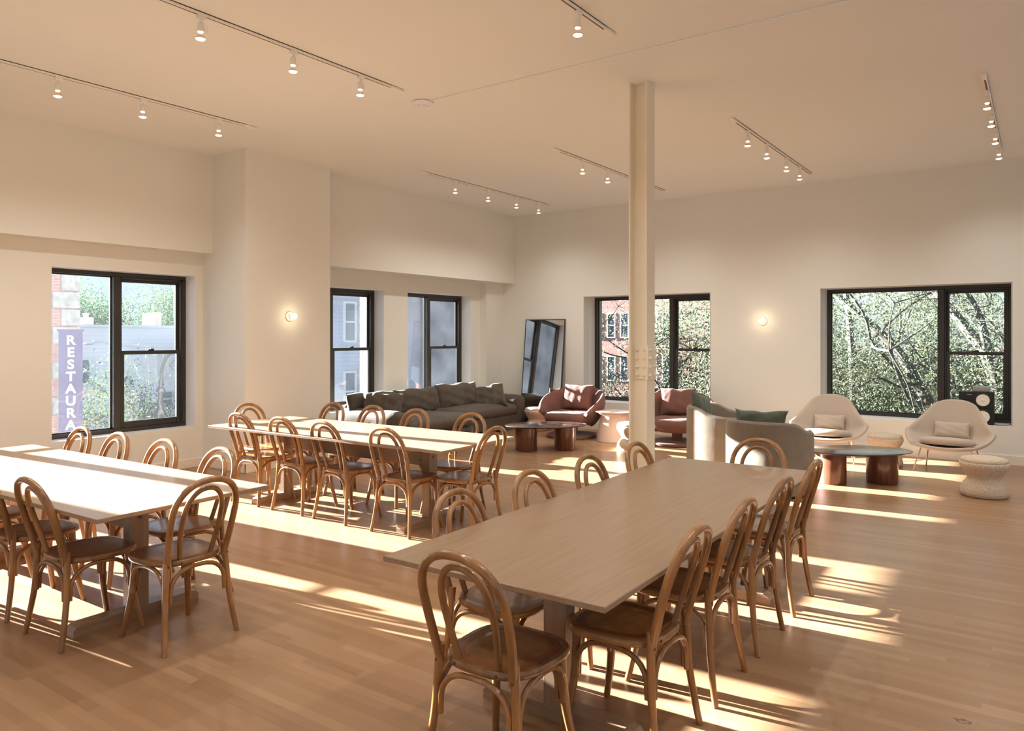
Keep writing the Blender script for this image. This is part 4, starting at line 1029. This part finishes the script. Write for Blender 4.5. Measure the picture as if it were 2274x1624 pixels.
# red brick block beyond the trees on the back side
b = building('red_brick_rowhouse', 45, 56, 12, 60, 9.0, m_brickx, 'red brick rowhouse with tall white-framed windows beyond the trees')
for yy in (19.6, 20.6, 21.6, 22.6, 23.6, 24.6, 25.6):
    for zz in (1.5, -1.4, 4.4): facade_window(b, Matrix.Translation((45, 0, 0)) @ Matrix.Rotation(-PI / 2, 4, 'Z'), -yy - .25, zz, .5, 1.55)
b = building('low_brick_building', 29.0, 40, -14, 9.0, 1.0, m_brickx, 'low red brick building glimpsed under the branches of the right window')
# trees
def leaf_mesh(name, centers, n, sig, size, mat, parent, seed):
    r = np.random.default_rng(seed); cs = np.asarray(centers)
    idx = r.integers(0, len(cs), n); p = cs[idx] + r.normal(0, 1, (n, 3)) * sig
    wx, wy = p[:, 0] + parent.location.x, p[:, 1] + parent.location.y
    p = p[(wx > XMIN - .6) | (wy > YMIN_N)]; n = len(p)
    d = r.normal(0, 1, (n, 3)); d[:, 2] -= .3; d /= np.linalg.norm(d, axis=1)[:, None]
    q = r.normal(0, 1, (n, 3)); q -= d * (q * d).sum(1)[:, None]; q /= np.linalg.norm(q, axis=1)[:, None]
    s = size * r.uniform(.6, 1.4, n)[:, None]
    a = p - d * s; b = p + q * s * .33; c = p + d * s; e = p - q * s * .33
    v = np.stack([a, b, c, e], 1).reshape(-1, 3)
    me = bpy.data.meshes.new(name); me.vertices.add(len(v)); me.vertices.foreach_set('co', v.ravel().astype(np.float32))
    me.loops.add(n * 4); me.loops.foreach_set('vertex_index', np.arange(n * 4, dtype=np.int32))
    me.polygons.add(n); me.polygons.foreach_set('loop_start', np.arange(0, n * 4, 4, dtype=np.int32)); me.polygons.foreach_set('loop_total', np.full(n, 4, dtype=np.int32))
    me.update(calc_edges=True); me.materials.append(mat)
    o = bpy.data.objects.new(name, me); C.objects.link(o); o.parent = parent; return o
XMIN, YMIN_N = 14.0, 10.2
def outside(x, y): return x > XMIN or y > YMIN_N
def tree(loc, hgt, trunk_h, spread, nleaf, lsize, lab, seed, lean=(0, 0), mat=None, sig=.34, tr=.12, depth=5, drop=.0):
    rd = random.Random(seed); root = empty('street_tree', (loc[0], loc[1], GZ)); tag(root, lab, 'tree', 'trees outside the windows')
    bm = bmesh.new(); tips = []
    def grow(p, d, L, r, k):
        for _t in range(12):
            if outside(loc[0] + (p + d * L).x, loc[1] + (p + d * L).y): break
            d = (d + Vector((.35, 0, 0))).normalized(); L *= .9
        mid = p + d * L * .5 + Vector((rd.uniform(-1, 1), rd.uniform(-1, 1), rd.uniform(-.5, .5))) * L * .10; q = p + d * L
        tube(bm, bezier_pts([p, mid, q], 3), [r * (1 - .35 * i / 6) for i in range(7)], 6 if r < .05 else 9)
        if k <= 3: tips.append(mid); tips.append(q)
        if k == 0: return
        for _ in range(3 if k > 1 else 4):
            v = Vector((rd.uniform(-1, 1), rd.uniform(-1, 1), rd.uniform(-.75, .75) - drop)).normalized()
            nd = (d * .62 + v * spread).normalized(); grow(q, nd, L * rd.uniform(.62, .84), r * .62, k - 1)
    d0 = Vector((lean[0], lean[1], 1)).normalized(); p = Vector((0, 0, 0)); top = p + d0 * trunk_h
    tube(bm, [p, p.lerp(top, .5) + Vector((.05, .04, 0)), top], [tr * 1.3, tr * 1.1, tr], 12)
    for k in range(4):
        a = k * PI / 2 + rd.uniform(-.4, .4); grow(top - d0 * .3 * k, Vector((math.cos(a) * .9, math.sin(a) * .9, rd.uniform(.45, .9))).normalized(), (hgt - trunk_h) * .42, tr * .62, depth)
    finish(bm, 'trunk_and_branches', m_bark, root)
    if lsize: leaf_mesh('foliage', [tuple(t) for t in tips], nleaf, sig, lsize, mat or m_leaf, root, seed)
    return root
tree((19.2, 2.9), 11.0, 4.6, .95, 85000, .032, 'leafy locust tree with slanting limbs filling the right window', 3, (.0, -.08), drop=.12)
tree((19.6, 6.7), 10.0, 4.4, .95, 80000, .032, 'leafy locust tree filling the back window behind the column', 14, (.02, .05), drop=.12)
tree((23.2, 5.9), 11.5, 4.8, .95, 50000, .040, 'locust tree farther back between the two back windows', 25, drop=.1)
root = empty('street_tree', (17.2, 1.0, GZ)); tag(root, 'bare slanting limbs of a street tree crossing the right window', 'tree', 'trees outside the windows')
bm = bmesh.new(); o0 = Vector((17.2, 1.0, GZ))
def limb(pp, d, r0, r1):
    q = bezier_pts([at(x, y, d + dd) - o0 for x, y, dd in pp], 5); tube(bm, q, [r0 + (r1 - r0) * k / (len(q) - 1) for k in range(len(q))], 8)
limb([(2085, 1800, 0), (2080, 1300, 0), (2068, 940, 0), (2035, 850, .2), (1990, 775, .5), (1915, 705, .8), (1850, 650, 1.2), (1800, 610, 1.5)], 14.6, .15, .045)
limb([(2210, 1700, 0), (2215, 1200, 0), (2216, 900, 0), (2196, 800, 0), (2150, 735, .3), (2105, 680, .6), (2070, 640, .9)], 14.9, .19, .06)
limb([(2200, 810, 0), (2185, 740, -.2), (2170, 690, -.4), (2140, 640, -.6)], 14.9, .10, .05)
limb([(1893, 1500, 0), (1895, 1000, 0), (1894, 880, 0), (1890, 760, .1), (1878, 640, .3)], 16.5, .10, .06)
limb([(1910, 950, 0), (1865, 895, 0), (1830, 850, 0)], 14.5, .09, .06)
limb([(2060, 960, 0), (2020, 890, -.2), (1985, 805, -.3), (1975, 720, -.4)], 14.0, .035, .015)
limb([(1990, 775, .5), (2000, 720, .3), (1995, 660, .1)], 14.6, .04, .015)
limb([(2216, 860, 0), (2150, 850, -.3), (2110, 885, -.5)], 14.9, .04, .012)
limb([(2035, 850, .2), (2000, 860, 0), (1950, 840, -.2), (1900, 865, -.4)], 14.6, .035, .01)
finish(bm, 'trunk_and_branches', m_bark, root)
leaf_mesh('foliage', [tuple(at(x, y, 15) - o0) for x in range(1830, 2250, 30) for y in range(610, 960, 30)], 9000, .45, .030, m_leaf, root, 5)
tree((23.5, -.8), 11.5, 4.8, .95, 36000, .040, 'locust tree beyond the right edge of the right window', 44, drop=.1)
tree((23.6, 12.4), 6.6, 3.2, .9, 50000, .036, 'locust tree in front of the red brick rowhouse at left of the back window', 52, drop=.25)
for i, (x, y, h_) in enumerate(((24, 55, 10.6), (31, 58, 10.9), (38, 60, 11.2), (18.5, 52, 9.4), (45, 58, 11.2))):
    tree((x, y), h_, 4.0, .9, 42000, .10, ['broad green tree far behind the clapboard house roof', 'green tree above the roof vents in the left window', 'green tree above the slatted house', 'low green tree beside the brick corner building', 'green tree at the far right of the left window'][i], 60 + i, mat=m_leaf2, sig=.8, depth=4)
tree((11.6, 22.8), 6.2, 2.6, .9, 50000, .05, 'green bush-like tree below the clapboard house beside the sign', 81, mat=m_leaf2, sig=.4, depth=4)
tree((11.9, 17.4), 4.2, 2.2, .9, 14000, .05, 'small green tree behind the ornate street lamp', 85, mat=m_leaf2, sig=.35, depth=4)

# ------------------------------------------------------------------ light portals in the openings
def portal(loc, rot, sx, sy):
    l = bpy.data.lights.new('portal', 'AREA'); l.shape = 'RECTANGLE'; l.size = sx; l.size_y = sy; l.cycles.is_portal = True
    o = bpy.data.objects.new('portal', l); C.objects.link(o); o.location = loc; o.rotation_euler = rot
for a, b in WIN_L + WIN_L2: portal(((a + b) / 2, 9.06, 1.44), (PI / 2 * -1, 0, 0), b - a, 1.9)
for a, b in WIN_B: portal((12.12, (a + b) / 2, 1.4), (PI / 2, 0, PI / 2), b - a, 1.9)
for a, b in FRW: portal((-6.32, (a + b) / 2, 1.8), (PI / 2, 0, -PI / 2), b - a, 2.6)
for a, b in RRW: portal(((a + b) / 2, -5.32, 1.8), (PI / 2, 0, 0), b - a, 2.6)
